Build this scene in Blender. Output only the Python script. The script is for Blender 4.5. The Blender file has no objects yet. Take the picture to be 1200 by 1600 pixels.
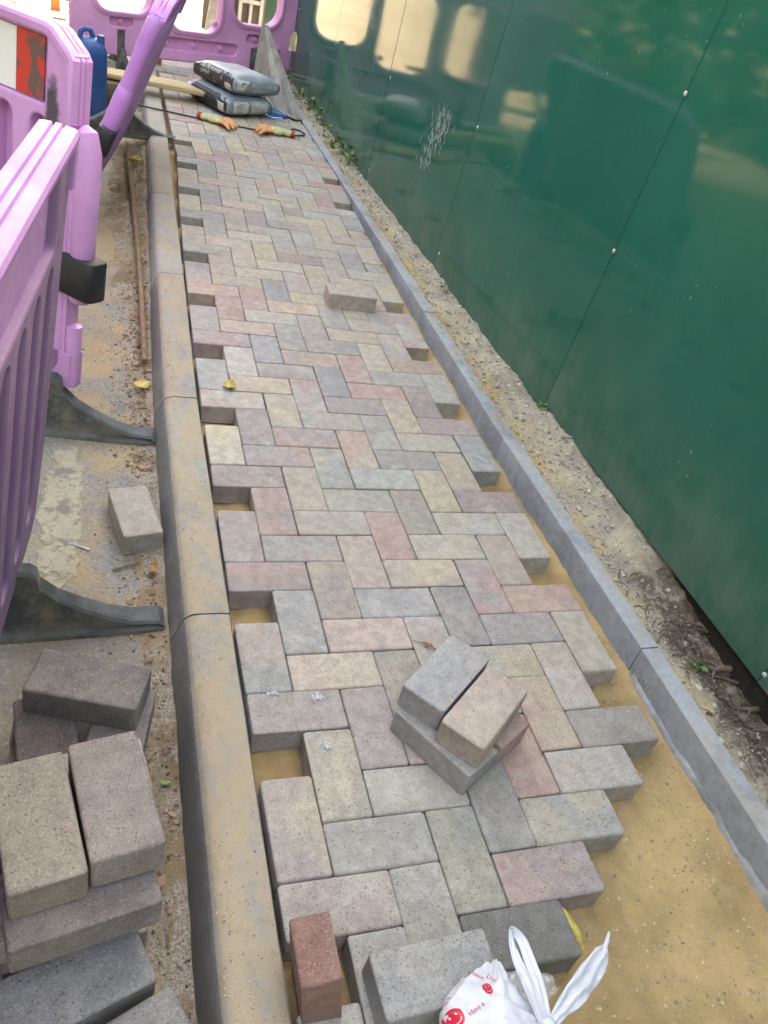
import bpy, bmesh, math, random
from math import radians as rad, sin, cos, pi
from mathutils import Vector, Matrix, noise as mnoise
from mathutils.bvhtree import BVHTree

random.seed(7)
S = bpy.context.scene
COL = S.collection

# ------------------------------------------------------------------ camera, sky, sun, exposure
cam_d = bpy.data.cameras.new('camera')
cam = bpy.data.objects.new('camera', cam_d)
COL.objects.link(cam)
cam_d.sensor_fit = 'HORIZONTAL'
cam_d.sensor_width = 36.0
cam_d.lens = 38.135
cam_d.clip_start = 0.02
cam_d.clip_end = 400
CR = ((0.94238439, -0.25390878, 0.21781182), (0.00928623, -0.63098822, -0.77573683), (0.33440308, 0.73306493, -0.5922756))
cm = Matrix.Identity(4)
for k in range(3):
    cm[k][0] = CR[0][k]
    cm[k][1] = -CR[1][k]
    cm[k][2] = -CR[2][k]
cm[0][3], cm[1][3], cm[2][3] = -0.29164, -0.95227, 1.33201
cam.matrix_world = cm
S.camera = cam

SUN_EL = rad(25)
SUN_AZ = Vector((0.912, 0.41, 0)).normalized()          # towards the sun, over the hoarding
world = bpy.data.worlds.new('World')
S.world = world
world.use_nodes = True
wn = world.node_tree
wn.nodes.clear()
wo = wn.nodes.new('ShaderNodeOutputWorld')
wb = wn.nodes.new('ShaderNodeBackground')
wsky = wn.nodes.new('ShaderNodeTexSky')
wsky.sky_type = 'NISHITA'
wsky.sun_disc = False
wsky.sun_elevation = SUN_EL
wsky.sun_rotation = math.atan2(SUN_AZ.x, SUN_AZ.y)
wsky.air_density = 1.0
wsky.dust_density = 2.5
wsky.ozone_density = 1.0
wb.inputs['Strength'].default_value = 0.15
wn.links.new(wsky.outputs[0], wb.inputs[0])
wn.links.new(wb.outputs[0], wo.inputs[0])

sd = bpy.data.lights.new('sun', 'SUN')
sd.energy = 3.0
sd.angle = rad(0.53)
sd.color = (1.0, 0.93, 0.82)
sun = bpy.data.objects.new('sun', sd)
COL.objects.link(sun)
sdir = Vector((SUN_AZ.x * cos(SUN_EL), SUN_AZ.y * cos(SUN_EL), sin(SUN_EL)))
sun.rotation_euler = sdir.to_track_quat('Z', 'Y').to_euler()
sun.location = sdir * 20

vs = S.view_settings
vs.view_transform = 'Standard'
vs.look = 'None'
vs.gamma = 1.0
vs.use_curve_mapping = False
vs.exposure = 4.0
vs.use_white_balance = True
vs.white_balance_temperature = 12000
vs.white_balance_tint = 17
S.cycles.max_bounces = 8
S.cycles.transparent_max_bounces = 12

# ------------------------------------------------------------------ materials
def new_mat(name):
    m = bpy.data.materials.new(name)
    m.use_nodes = True
    nt = m.node_tree
    return m, nt, nt.nodes['Principled BSDF']

class N:
    """tiny node helper"""
    def __init__(s, nt):
        s.nt = nt
    def node(s, t, **kw):
        n = s.nt.nodes.new(t)
        for k, v in kw.items():
            setattr(n, k, v)
        return n
    def link(s, a, b):
        s.nt.links.new(a, b)
    def put(s, sock, v):
        if hasattr(v, 'is_output') or isinstance(v, bpy.types.NodeSocket):
            s.link(v, sock)
        else:
            sock.default_value = v
    def coord(s, kind='Object'):
        return s.node('ShaderNodeTexCoord').outputs[kind]
    def vadd(s, a, b):
        n = s.node('ShaderNodeVectorMath', operation='ADD')
        s.put(n.inputs[0], a); s.put(n.inputs[1], b)
        return n.outputs[0]
    def vscale(s, a, v):
        n = s.node('ShaderNodeVectorMath', operation='MULTIPLY')
        s.put(n.inputs[0], a); s.put(n.inputs[1], v)
        return n.outputs[0]
    def noise(s, vec, scale, detail=4, rough=0.55, out='Fac', dist=0.0):
        n = s.node('ShaderNodeTexNoise')
        s.put(n.inputs['Vector'], vec)
        s.put(n.inputs['Scale'], scale)
        n.inputs['Detail'].default_value = detail
        n.inputs['Roughness'].default_value = rough
        n.inputs['Distortion'].default_value = dist
        return n.outputs[out]
    def voro(s, vec, scale, feature='F1', out='Distance', rnd=1.0):
        n = s.node('ShaderNodeTexVoronoi', feature=feature)
        s.put(n.inputs['Vector'], vec)
        n.inputs['Scale'].default_value = scale
        n.inputs['Randomness'].default_value = rnd
        return n.outputs[out]
    def ramp(s, fac, a, b, lo=0.0, hi=1.0):
        n = s.node('ShaderNodeMapRange', interpolation_type='SMOOTHSTEP')
        s.put(n.inputs['Value'], fac)
        n.inputs['From Min'].default_value = a
        n.inputs['From Max'].default_value = b
        n.inputs['To Min'].default_value = lo
        n.inputs['To Max'].default_value = hi
        return n.outputs[0]
    def math(s, op, a, b=0.0, c=0.0):
        n = s.node('ShaderNodeMath', operation=op)
        s.put(n.inputs[0], a); s.put(n.inputs[1], b); s.put(n.inputs[2], c)
        return n.outputs[0]
    def mix(s, fac, a, b, blend='MIX'):
        n = s.node('ShaderNodeMix', data_type='RGBA', blend_type=blend)
        s.put(n.inputs[0], fac)
        s.put(n.inputs[6], a if not isinstance(a, tuple) else (*a, 1)[:4])
        s.put(n.inputs[7], b if not isinstance(b, tuple) else (*b, 1)[:4])
        return n.outputs[2]
    def xyz(s, vec):
        n = s.node('ShaderNodeSeparateXYZ')
        s.link(vec, n.inputs[0])
        return n.outputs
    def bump(s, h, strength, dist, normal=None):
        n = s.node('ShaderNodeBump')
        s.put(n.inputs['Height'], h)
        n.inputs['Strength'].default_value = strength
        n.inputs['Distance'].default_value = dist
        if normal is not None:
            s.link(normal, n.inputs['Normal'])
        return n.outputs[0]

SAND = (0.55, 0.36, 0.175)

def paver_mat():
    m, nt, b = new_mat('paver_concrete')
    n = N(nt)
    oi = n.node('ShaderNodeObjectInfo')
    rnd = oi.outputs['Random']
    off = n.vscale(n.node('ShaderNodeCombineXYZ').outputs[0], (1, 1, 1))
    comb = n.node('ShaderNodeCombineXYZ')
    n.link(n.math('MULTIPLY', rnd, 37.0), comb.inputs[0])
    n.link(n.math('MULTIPLY', rnd, 91.0), comb.inputs[1])
    n.link(n.math('MULTIPLY', rnd, 53.0), comb.inputs[2])
    p = n.vadd(n.coord(), comb.outputs[0])
    cr = n.node('ShaderNodeValToRGB')
    cr.color_ramp.interpolation = 'CONSTANT'
    els = cr.color_ramp.elements
    tints = [(0.33, 0.325, 0.31), (0.47, 0.40, 0.295), (0.44, 0.29, 0.25), (0.36, 0.315, 0.29), (0.44, 0.41, 0.36), (0.44, 0.345, 0.295)]
    els[0].position = 0.0
    els[0].color = (*tints[0], 1)
    els[1].position = 1 / 6
    els[1].color = (*tints[1], 1)
    for k in range(2, 6):
        e = els.new(k / 6)
        e.color = (*tints[k], 1)
    n.link(n.math('FRACT', n.math('MULTIPLY', rnd, 7.31)), cr.inputs[0])
    blotch = n.math('MULTIPLY', n.ramp(n.noise(p, 9, 3, 0.6), 0.36, 0.68, 0.0, 0.75), oi.outputs['Alpha'])
    col = n.mix(blotch, oi.outputs['Color'], cr.outputs[0])
    mid = n.noise(p, 38, 4, 0.65)
    col = n.mix(n.ramp(mid, 0.3, 0.7, 0.0, 0.55), col, n.mix(1.0, col, (0.55, 0.54, 0.53), 'MULTIPLY'))
    # pores and aggregate grains
    fine = n.noise(p, 300, 4, 0.8)
    col = n.mix(n.ramp(fine, 0.53, 0.68, 0.0, 0.8), col, (0.085, 0.08, 0.075))
    col = n.mix(n.ramp(fine, 0.46, 0.31, 0.0, 0.5), col, (0.55, 0.52, 0.47))
    pit = n.voro(p, 130, 'F1')
    pitm = n.math('MULTIPLY', n.ramp(pit, 0.24, 0.12), n.ramp(n.noise(p, 60, 2), 0.47, 0.55))
    col = n.mix(n.math('MULTIPLY', pitm, 0.45), col, (0.09, 0.085, 0.08))
    # pale efflorescence and laying dust (kept where it lies)
    eff = n.math('MULTIPLY', n.ramp(n.noise(p, 15, 5, 0.7, dist=0.6), 0.55, 0.78, 0.0, 0.5), oi.outputs['Alpha'])
    col = n.mix(eff, col, (0.50, 0.48, 0.44))
    wp = n.node('ShaderNodeNewGeometry').outputs['Position']
    dust = n.ramp(n.noise(wp, 4.5, 6, 0.72, dist=0.4), 0.47, 0.72, 0.0, 0.24)
    col = n.mix(n.math('MULTIPLY', dust, oi.outputs['Alpha']), col, (0.52, 0.44, 0.33))
    n.put(b.inputs['Base Color'], col)
    b.inputs['Roughness'].default_value = 0.92
    h = n.math('ADD', n.math('MULTIPLY', fine, 0.5), n.math('ADD', n.math('MULTIPLY', mid, 0.9), n.math('MULTIPLY', pitm, -0.8)))
    n.put(b.inputs['Normal'], n.bump(h, 0.8, 0.003))
    return m

def concrete_mat(name, base, dark, sand_amt=0.5, dark_face=0.0, waffle=False, light=0.0):
    m, nt, b = new_mat(name)
    n = N(nt)
    g = n.node('ShaderNodeNewGeometry')
    p = g.outputs['Position']
    big = n.noise(p, 5, 5, 0.65)
    mid = n.noise(p, 40, 4, 0.65)
    fine = n.noise(p, 380, 3, 0.7)
    col = n.mix(n.ramp(big, 0.35, 0.7), base, dark)
    col = n.mix(n.ramp(mid, 0.4, 0.7, 0, 0.4), col, n.mix(1.0, col, (0.6, 0.6, 0.6), 'MULTIPLY'))
    col = n.mix(n.ramp(fine, 0.57, 0.72, 0, 0.5), col, (0.09, 0.09, 0.09))
    col = n.mix(n.ramp(fine, 0.42, 0.3, 0, 0.4), col, (0.5, 0.49, 0.46))
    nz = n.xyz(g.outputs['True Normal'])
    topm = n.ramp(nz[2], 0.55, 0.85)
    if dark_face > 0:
        side_dark = n.math('MULTIPLY', n.ramp(n.noise(p, 4.0, 5, 0.7), 0.28, 0.5, 0.35, 1.0), n.ramp(n.math('ADD', nz[2], n.math('MULTIPLY', n.noise(p, 60, 4, 0.8), 0.5)), 1.10, 0.62))  # sideways-facing surfaces drawn darker, in uneven patches
        col = n.mix(n.math('MULTIPLY', side_dark, dark_face), col, (0.075, 0.076, 0.08))
    sm = n.noise(n.vscale(p, (2.2, 1.0, 1.0)), 6.5, 6, 0.72)
    sg = n.ramp(n.noise(p, 320, 3, 0.85), 0.38, 0.60, 0.25, 1.0)
    py = n.xyz(p)[1]
    sm = n.math('ADD', sm, n.ramp(py, 0.35, -0.25, 0.0, 0.06))
    sandm = n.math('MULTIPLY', n.math('MULTIPLY', n.ramp(sm, 0.47 - 0.22 * sand_amt, 0.66 - 0.14 * sand_amt), sg), n.math('MULTIPLY', topm, min(1.0, 0.45 + sand_amt)))
    col = n.mix(sandm, col, n.mix(n.ramp(n.noise(p, 800, 2), 0.3, 0.7), (0.44, 0.325, 0.19), (0.34, 0.26, 0.155)))
    if light:
        scr = n.ramp(n.noise(n.vscale(p, (1, 3.0, 1)), 14, 5, 0.7), 0.62, 0.72, 0, light)
        col = n.mix(scr, col, (0.6, 0.6, 0.6))
    n.put(b.inputs['Base Color'], col)
    b.inputs['Roughness'].default_value = 0.88
    h = n.math('ADD', n.math('MULTIPLY', fine, 0.6), n.math('MULTIPLY', mid, 0.8))
    if waffle:
        w = n.voro(n.vscale(p, (0, 1, 1)), 190, 'F1', rnd=0.12)
        h = n.math('ADD', n.math('MULTIPLY', h, 0.5), n.math('MULTIPLY', n.math('MULTIPLY', w, n.ramp(n.noise(p, 6, 2), 0.4, 0.6)), 1.2))
    n.put(b.inputs['Normal'], n.bump(h, 0.5, 0.0025))
    return m

def sand_mat(name, base=SAND, rubble=0.0):
    m, nt, b = new_mat(name)
    n = N(nt)
    p = n.node('ShaderNodeNewGeometry').outputs['Position']
    big = n.noise(p, 4, 4, 0.6)
    fine = n.noise(p, 330, 4, 0.85)
    mid = n.noise(p, 90, 4, 0.7)
    c2 = tuple(v * 0.60 for v in base)
    col = n.mix(n.ramp(big, 0.35, 0.7), base, c2)
    col = n.mix(n.ramp(fine, 0.53, 0.70, 0, 0.75), col, tuple(v * 0.35 for v in base))
    col = n.mix(n.ramp(fine, 0.42, 0.28, 0, 0.6), col, (0.62, 0.50, 0.30))
    col = n.mix(n.ramp(mid, 0.5, 0.75, 0, 0.35), col, tuple(v * 0.55 for v in base))
    if rubble:
        g2 = n.ramp(n.noise(p, 9, 5, 0.7), 0.42, 0.58, 0, rubble)
        grey = n.mix(n.ramp(n.noise(p, 200, 3, 0.8), 0.35, 0.65), (0.44, 0.40, 0.34), (0.17, 0.14, 0.11))
        col = n.mix(g2, col, grey)
        sx = n.xyz(p)
        gold = n.math('MULTIPLY', n.ramp(n.noise(p, 7, 6, 0.75), 0.44, 0.58, 0, 0.9), n.math('MULTIPLY', n.ramp(sx[0], 1.13, 1.05), n.ramp(sx[0], 0.5, 0.8)))
        col = n.mix(gold, col, (0.50, 0.34, 0.155))
        humus = n.math('MULTIPLY', n.math('MULTIPLY', n.ramp(sx[1], 0.60, 0.25), n.ramp(sx[0], 1.06, 1.14)), n.ramp(n.noise(p, 16, 5, 0.75), 0.36, 0.56, 0.15, 0.95))
        col = n.mix(humus, col, (0.085, 0.064, 0.048))
    n.put(b.inputs['Base Color'], col)
    b.inputs['Roughness'].default_value = 1.0
    b.inputs['Specular IOR Level'].default_value = 0.2
    n.put(b.inputs['Normal'], n.bump(n.math('ADD', fine, n.math('MULTIPLY', mid, 1.5)), 0.7, 0.003))
    return m

def asphalt_mat():
    m, nt, b = new_mat('asphalt')
    n = N(nt)
    p = n.node('ShaderNodeNewGeometry').outputs['Position']
    v = n.voro(p, 130, 'F1')
    vc = n.voro(p, 130, 'F1', out='Color')
    big = n.noise(p, 3, 5, 0.65)
    col = n.mix(n.ramp(big, 0.35, 0.65), (0.215, 0.205, 0.185), (0.16, 0.15, 0.135))
    sp = n.xyz(vc)
    col = n.mix(n.ramp(sp[0], 0.5, 1.0, 0, 0.3), col, (0.34, 0.32, 0.28))
    col = n.mix(n.ramp(v, 0.5, 0.85, 0, 0.4), col, (0.09, 0.085, 0.075))
    sand = n.math('MULTIPLY', n.ramp(n.noise(p, 5.0, 6, 0.7), 0.40, 0.62), n.ramp(n.noise(p, 300, 3, 0.8), 0.35, 0.6, 0.3, 1.0))
    xs = n.xyz(p)
    near = n.ramp(xs[0], -0.6, -0.2, 0.15, 0.95)
    col = n.mix(n.math('MULTIPLY', sand, near), col, (0.36, 0.25, 0.115))
    far = n.math('MULTIPLY', n.ramp(n.noise(p, 1.1, 4), 0.3, 0.6, 0.6, 1.0), n.ramp(xs[1], 5.2, 6.8))
    pale = n.mix(n.ramp(n.noise(p, 60, 3), 0.3, 0.7), (0.42, 0.39, 0.34), (0.33, 0.31, 0.27))
    col = n.mix(far, col, pale)
    n.put(b.inputs['Base Color'], col)
    b.inputs['Roughness'].default_value = 0.9
    n.put(b.inputs['Normal'], n.bump(n.math('ADD', n.math('MULTIPLY', v, -1.0), n.math('MULTIPLY', n.noise(p, 300, 2), 0.6)), 0.6, 0.004))
    return m

def plastic_mat(name, base, rough=0.45, scuff=0.35, dirt=0.25, sss=0.0, grime=(0.12, 0.10, 0.09), scorch=None):
    m, nt, b = new_mat(name)
    n = N(nt)
    p = n.coord()
    big = n.noise(p, 3.5, 4, 0.6)
    col = n.mix(n.ramp(big, 0.3, 0.7), base, tuple(min(1, v * 1.22 + 0.02) for v in base))
    sc = n.ramp(n.noise(n.vscale(p, (1, 1, 0.25)), 42, 5, 0.75), 0.58, 0.74, 0, scuff)
    col = n.mix(sc, col, tuple(0.55 * v + 0.30 for v in base))
    dt = n.ramp(n.noise(p, 17, 6, 0.75), 0.57, 0.75, 0, dirt)
    col = n.mix(dt, col, grime)
    if scorch:
        q = n.vadd(p, n.vscale(n.noise(p, 22, 4, 0.6, out='Color'), (0.05, 0, 0.09)))
        q = n.vscale(n.vadd(q, (-scorch[0] - 0.025, 0, -scorch[1] - 0.045)), (1 / scorch[2], 0, 1 / scorch[3]))
        ln = n.node('ShaderNodeVectorMath', operation='LENGTH'); n.link(q, ln.inputs[0])
        col = n.mix(n.ramp(ln.outputs['Value'], 1.05, 0.55, 0, 0.92), col, (0.045, 0.045, 0.05))
    n.put(b.inputs['Base Color'], col)
    n.put(b.inputs['Roughness'], n.ramp(n.noise(p, 30, 3), 0.3, 0.7, rough - 0.08, rough + 0.15))
    n.put(b.inputs['Normal'], n.bump(n.noise(p, 90, 3), 0.12, 0.002))
    b.inputs['Specular IOR Level'].default_value = 0.22
    if sss:
        b.inputs['Subsurface Weight'].default_value = sss
        b.inputs['Subsurface Radius'].default_value = (0.02, 0.012, 0.02)
        b.inputs['Subsurface Scale'].default_value = 0.5
    return m

def rubber_mat():
    m, nt, b = new_mat('rubber')
    n = N(nt)
    g = n.node('ShaderNodeNewGeometry')
    p = n.coord()
    col = n.mix(n.ramp(n.noise(p, 12, 5, 0.7), 0.4, 0.7), (0.035, 0.045, 0.048), (0.085, 0.095, 0.095))
    dustm = n.ramp(n.noise(p, 7, 5, 0.7), 0.42, 0.62, 0, 0.75)
    flank = n.ramp(n.xyz(g.outputs['True Normal'])[2], 0.75, 0.3)
    col = n.mix(n.math('MULTIPLY', dustm, flank), col, (0.20, 0.175, 0.12))
    n.put(b.inputs['Base Color'], col)
    b.inputs['Roughness'].default_value = 0.75
    n.put(b.inputs['Normal'], n.bump(n.noise(p, 140, 4, 0.7), 0.3, 0.003))
    return m

def hoarding_mat():
    m, nt, b = new_mat('green_gloss_paint')
    n = N(nt)
    p = n.coord()
    xyz = n.xyz(p)
    col = n.mix(n.ramp(n.noise(p, 2.0, 3), 0.3, 0.7), (0.0, 0.102, 0.070), (0.0, 0.115, 0.080))
    # splashed mud and dust dried on towards the foot, in streaks
    st = n.noise(n.vscale(p, (1, 14, 2.2)), 2.2, 6, 0.72)
    st2 = n.noise(p, 4.0, 5, 0.65)
    up = n.ramp(xyz[2], 0.0, 0.52, 1.0, 0.0)
    dm = n.math('MULTIPLY', n.math('POWER', up, 1.6), n.ramp(n.math('ADD', n.math('MULTIPLY', st, 0.35), n.math('MULTIPLY', st2, 0.65)), 0.32, 0.72, 0.06, 0.42))
    col = n.mix(dm, col, (0.24, 0.235, 0.19))
    # general thin dust film
    film = n.ramp(n.noise(n.vscale(p, (1, 3, 1.5)), 3.0, 5, 0.7), 0.45, 0.75, 0.0, 0.02)
    col = n.mix(film, col, (0.25, 0.38, 0.33))
    # mud splashes flicked up from the path
    spl = n.math('MULTIPLY', n.ramp(n.voro(n.vscale(p, (1, 1.6, 1)), 38, 'F1'), 0.14, 0.06), n.math('MULTIPLY', n.ramp(n.noise(p, 2.7, 3), 0.46, 0.6), n.ramp(xyz[2], 1.1, 0.2)))
    col = n.mix(n.math('MULTIPLY', spl, 0.5), col, (0.20, 0.21, 0.17))
    # small scratches and chips
    ch = n.noise(n.vscale(p, (1, 26, 7)), 5.0, 3, 0.6)
    ch2 = n.noise(p, 3.1, 2)
    sc = n.math('MULTIPLY', n.ramp(ch, 0.70, 0.74), n.ramp(ch2, 0.47, 0.56))
    col = n.mix(n.math('MULTIPLY', sc, 0.6), col, (0.62, 0.70, 0.66))
    n.put(b.inputs['Base Color'], col)
    rr = n.math('ADD', n.math('MULTIPLY', dm, 0.5), n.ramp(n.noise(p, 7, 4, 0.7), 0.3, 0.8, 0.045, 0.09))
    n.put(b.inputs['Roughness'], rr)
    b.inputs['IOR'].default_value = 1.25
    n.put(b.inputs['Normal'], n.bump(n.noise(n.vscale(p, (1, 1, 0.7)), 1.5, 1, 0.5), 0.16, 0.010))
    return m

def simple_mat(name, base, rough=0.6, var=0.25, scale=12, metal=0.0, bump=0.2, bscale=120, stretch=(1, 1, 1), dark=None):
    m, nt, b = new_mat(name)
    n = N(nt)
    p = n.vscale(n.coord(), stretch)
    d = dark or tuple(v * (1 - var) * 0.8 for v in base)
    col = n.mix(n.ramp(n.noise(p, scale, 5, 0.65), 0.32, 0.68), base, d)
    col = n.mix(n.ramp(n.noise(p, scale * 12, 3, 0.7), 0.5, 0.75, 0, var), col, tuple(v * 0.45 for v in base))
    n.put(b.inputs['Base Color'], col)
    b.inputs['Roughness'].default_value = rough
    b.inputs['Metallic'].default_value = metal
    if bump:
        n.put(b.inputs['Normal'], n.bump(n.noise(p, bscale, 3, 0.7), bump, 0.003))
    return m

def stone_mat(name, a, c):
    m, nt, b = new_mat(name)
    n = N(nt)
    g = n.node('ShaderNodeNewGeometry')
    r = g.outputs['Random Per Island']
    col = n.mix(n.ramp(r, 0.0, 1.0), a, c)
    col = n.mix(n.ramp(n.math('FRACT', n.math('MULTIPLY', r, 13.7)), 0.6, 1.0, 0, 0.8), col, tuple(0.5 * v for v in c))
    n.put(b.inputs['Base Color'], col)
    b.inputs['Roughness'].default_value = 0.9
    return m

def paint_line_mat():
    m, nt, b = new_mat('worn_yellow_paint')
    n = N(nt)
    p = n.node('ShaderNodeNewGeometry').outputs['Position']
    w = n.vadd(p, n.vscale(n.noise(p, 30, 3, 0.6, out='Color'), (0.03, 0.03, 0)))
    cr = n.voro(w, 34, 'DISTANCE_TO_EDGE')
    col = n.mix(n.ramp(n.noise(p, 14, 5, 0.7), 0.35, 0.7), (0.48, 0.44, 0.31), (0.41, 0.38, 0.29))
    col = n.mix(n.ramp(n.noise(p, 300, 3, 0.8), 0.52, 0.7, 0, 0.5), col, (0.22, 0.2, 0.15))
    col = n.mix(n.ramp(cr, 0.03, 0.008, 0, 0.45), col, (0.14, 0.125, 0.09))
    col = n.mix(n.ramp(n.noise(p, 20, 6, 0.75), 0.50, 0.60, 0, 0.9), col, (0.19, 0.185, 0.17))
    n.put(b.inputs['Base Color'], col)
    sx = n.xyz(p)
    cen = n.math('ABSOLUTE', n.math('ADD', sx[0], 0.372))
    keep = n.math('SUBTRACT', n.math('ADD', n.noise(p, 11, 6, 0.75), n.ramp(cen, 0.015, 0.065, 0.16, -0.10)), n.ramp(n.math('ABSOLUTE', n.math('ADD', sx[1], -0.80)), 0.15, 0.32, 0.0, 0.22))
    n.put(b.inputs['Alpha'], n.ramp(keep, 0.42, 0.50, 0, 0.66))
    b.inputs['Roughness'].default_value = 0.85
    n.put(b.inputs['Normal'], n.bump(n.math('ADD', n.ramp(cr, 0.0, 0.05), n.noise(p, 300, 2)), 0.4, 0.002))
    return m

def board_mat(kind):
    m, nt, b = new_mat('reflective_' + kind)
    n = N(nt)
    p = n.coord()
    base = (0.72, 0.73, 0.70) if kind == 'white' else (0.62, 0.035, 0.03)
    col = n.mix(n.ramp(n.noise(p, 25, 5, 0.7), 0.5, 0.8, 0, 0.3), base, tuple(v * 0.6 for v in base))
    if kind == 'red':
        col = n.mix(n.ramp(n.noise(n.vscale(p, (1.3, 1, 0.8)), 17, 4, 0.6), 0.50, 0.57, 0, 0.88), col, (0.07, 0.075, 0.075))
    n.put(b.inputs['Base Color'], col)
    b.inputs['Roughness'].default_value = 0.35
    return m

def clear_mat(name, col=(1, 1, 1), rough=0.08, alpha=1.0):
    m, nt, b = new_mat(name)
    b.inputs['Base Color'].default_value = (*col, 1)
    b.inputs['Transmission Weight'].default_value = 0.9 if alpha == 1.0 else 0.0
    b.inputs['Roughness'].default_value = rough
    b.inputs['IOR'].default_value = 1.2 if alpha == 1.0 else 1.6
    b.inputs['Alpha'].default_value = alpha
    return m

def bag_white_mat():
    m, nt, b = new_mat('white_polythene')
    n = N(nt)
    p = n.coord()
    col = n.mix(n.ramp(n.noise(p, 20, 4, 0.6), 0.35, 0.7), (0.78, 0.79, 0.82), (0.62, 0.66, 0.74))
    n.put(b.inputs['Base Color'], col)
    b.inputs['Roughness'].default_value = 0.35
    b.inputs['Transmission Weight'].default_value = 0.3
    n.put(b.inputs['Normal'], n.bump(n.noise(n.vscale(p, (1, 1, 2.5)), 70, 5, 0.6, dist=0.8), 0.45, 0.004))
    return m

def cement_bag_mat():
    m, nt, b = new_mat('cement_bag_plastic')
    n = N(nt)
    p = n.coord()
    col = n.mix(n.ramp(n.noise(p, 7, 4, 0.6), 0.3, 0.7), (0.17, 0.205, 0.24), (0.25, 0.295, 0.335))
    col = n.mix(n.ramp(n.noise(p, 9, 6, 0.75), 0.54, 0.68, 0, 0.8), col, (0.33, 0.31, 0.27))
    n.put(b.inputs['Base Color'], col)
    b.inputs['Roughness'].default_value = 0.38
    n.put(b.inputs['Normal'], n.bump(n.noise(n.vscale(p, (1, 1.6, 1)), 17, 4, 0.6, dist=1.2), 0.5, 0.012))
    return m

M = {}
M['paver'] = paver_mat()
M['kerb_dark'] = concrete_mat('kerb_concrete_dark', (0.285, 0.275, 0.25), (0.235, 0.228, 0.21), 0.55, 0.66)
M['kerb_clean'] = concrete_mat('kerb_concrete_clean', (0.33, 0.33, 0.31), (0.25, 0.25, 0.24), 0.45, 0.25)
M['edging'] = concrete_mat('edging_concrete', (0.36, 0.385, 0.41), (0.25, 0.27, 0.295), 0.22, 0.0, waffle=True, light=0.25)
M['sand'] = sand_mat('bedding_sand')
M['verge'] = sand_mat('verge_rubble', (0.50, 0.42, 0.30), rubble=0.6)
M['gutter'] = sand_mat('gutter_dirt', (0.27, 0.195, 0.12), rubble=0.75)
M['asphalt'] = asphalt_mat()
M['line'] = paint_line_mat()
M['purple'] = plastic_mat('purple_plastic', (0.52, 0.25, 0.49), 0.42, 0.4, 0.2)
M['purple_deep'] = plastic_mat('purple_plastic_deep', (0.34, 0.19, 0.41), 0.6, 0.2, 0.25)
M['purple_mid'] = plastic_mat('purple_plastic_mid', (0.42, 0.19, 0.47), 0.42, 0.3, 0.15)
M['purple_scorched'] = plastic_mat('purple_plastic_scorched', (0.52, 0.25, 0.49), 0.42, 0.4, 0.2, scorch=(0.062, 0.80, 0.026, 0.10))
M['purple_shaded'] = plastic_mat('purple_plastic_shaded', (0.20, 0.125, 0.23), 0.6, 0.2, 0.3)  # darker purple copy; the near barrier's face shade is in the colour
M['pink'] = plastic_mat('pink_purple_plastic', (0.58, 0.26, 0.46), 0.45, 0.35, 0.2)
M['rubber'] = rubber_mat()
M['blackplastic'] = simple_mat('black_plastic', (0.012, 0.014, 0.018), 0.55, 0.2, 20, bump=0.15)
M['hoard'] = hoarding_mat()
M['white'] = board_mat('white')
M['red'] = board_mat('red')
M['bolt'] = simple_mat('bolt_cap', (0.6, 0.6, 0.58), 0.4, 0.3, 60)
M['timber'] = simple_mat('pale_timber', (0.60, 0.44, 0.24), 0.75, 0.2, 5, stretch=(0.6, 8, 8), bscale=40)
M['timber_old'] = simple_mat('weathered_timber', (0.21, 0.135, 0.075), 0.85, 0.4, 9, stretch=(6, 0.6, 6), bscale=50)
M['ply'] = simple_mat('grey_ply', (0.33, 0.31, 0.265), 0.85, 0.3, 7, stretch=(3, 1, 1))
M['orange'] = simple_mat('orange_post', (0.60, 0.25, 0.06), 0.6, 0.25, 9)
M['darkwood'] = simple_mat('dark_brown_board', (0.055, 0.045, 0.035), 0.8, 0.3, 6, stretch=(1, 1, 4))
M['steel'] = simple_mat('grey_painted_steel', (0.17, 0.19, 0.20), 0.5, 0.2, 12)
M['rust'] = simple_mat('rusty_bar', (0.06, 0.042, 0.034), 0.7, 0.4, 30, metal=0.3)
M['blue'] = plastic_mat('blue_plastic', (0.008, 0.065, 0.19), 0.38, 0.15, 0.25)
M['bluecap'] = simple_mat('blue_cap', (0.01, 0.07, 0.55), 0.35, 0.1)
M['bluebottle'] = clear_mat('blue_clear_plastic', (0.16, 0.45, 0.85), 0.1)
M['clear'] = clear_mat('clear_film', (0.85, 0.86, 0.88), 0.15, 0.38)
M['cement'] = cement_bag_mat()
M['black_print'] = simple_mat('black_print', (0.012, 0.013, 0.016), 0.38, 0.2, 15)
M['white_print'] = simple_mat('white_print', (0.66, 0.64, 0.57), 0.5, 0.2, 30)
M['grey_print'] = simple_mat('grey_print', (0.35, 0.36, 0.36), 0.5, 0.2, 30)
M['red_print'] = simple_mat('red_print', (0.70, 0.02, 0.05), 0.4, 0.05, 30)
M['bag'] = bag_white_mat()
M['glove_knit'] = simple_mat('glove_knit', (0.60, 0.58, 0.30), 0.95, 0.25, 40, bscale=500, bump=0.5)
M['glove_orange'] = simple_mat('glove_latex', (0.75, 0.30, 0.11), 0.6, 0.2, 30)
M['glove_cuff'] = simple_mat('glove_cuff', (0.55, 0.05, 0.03), 0.9, 0.2, 60)
M['leaf_y'] = simple_mat('yellow_leaf', (0.55, 0.42, 0.10), 0.6, 0.3, 60)
M['leaf_o'] = simple_mat('dry_leaf', (0.40, 0.20, 0.06), 0.7, 0.35, 60)
M['leaf_g'] = simple_mat('green_leaf', (0.10, 0.22, 0.035), 0.5, 0.35, 40)
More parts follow.
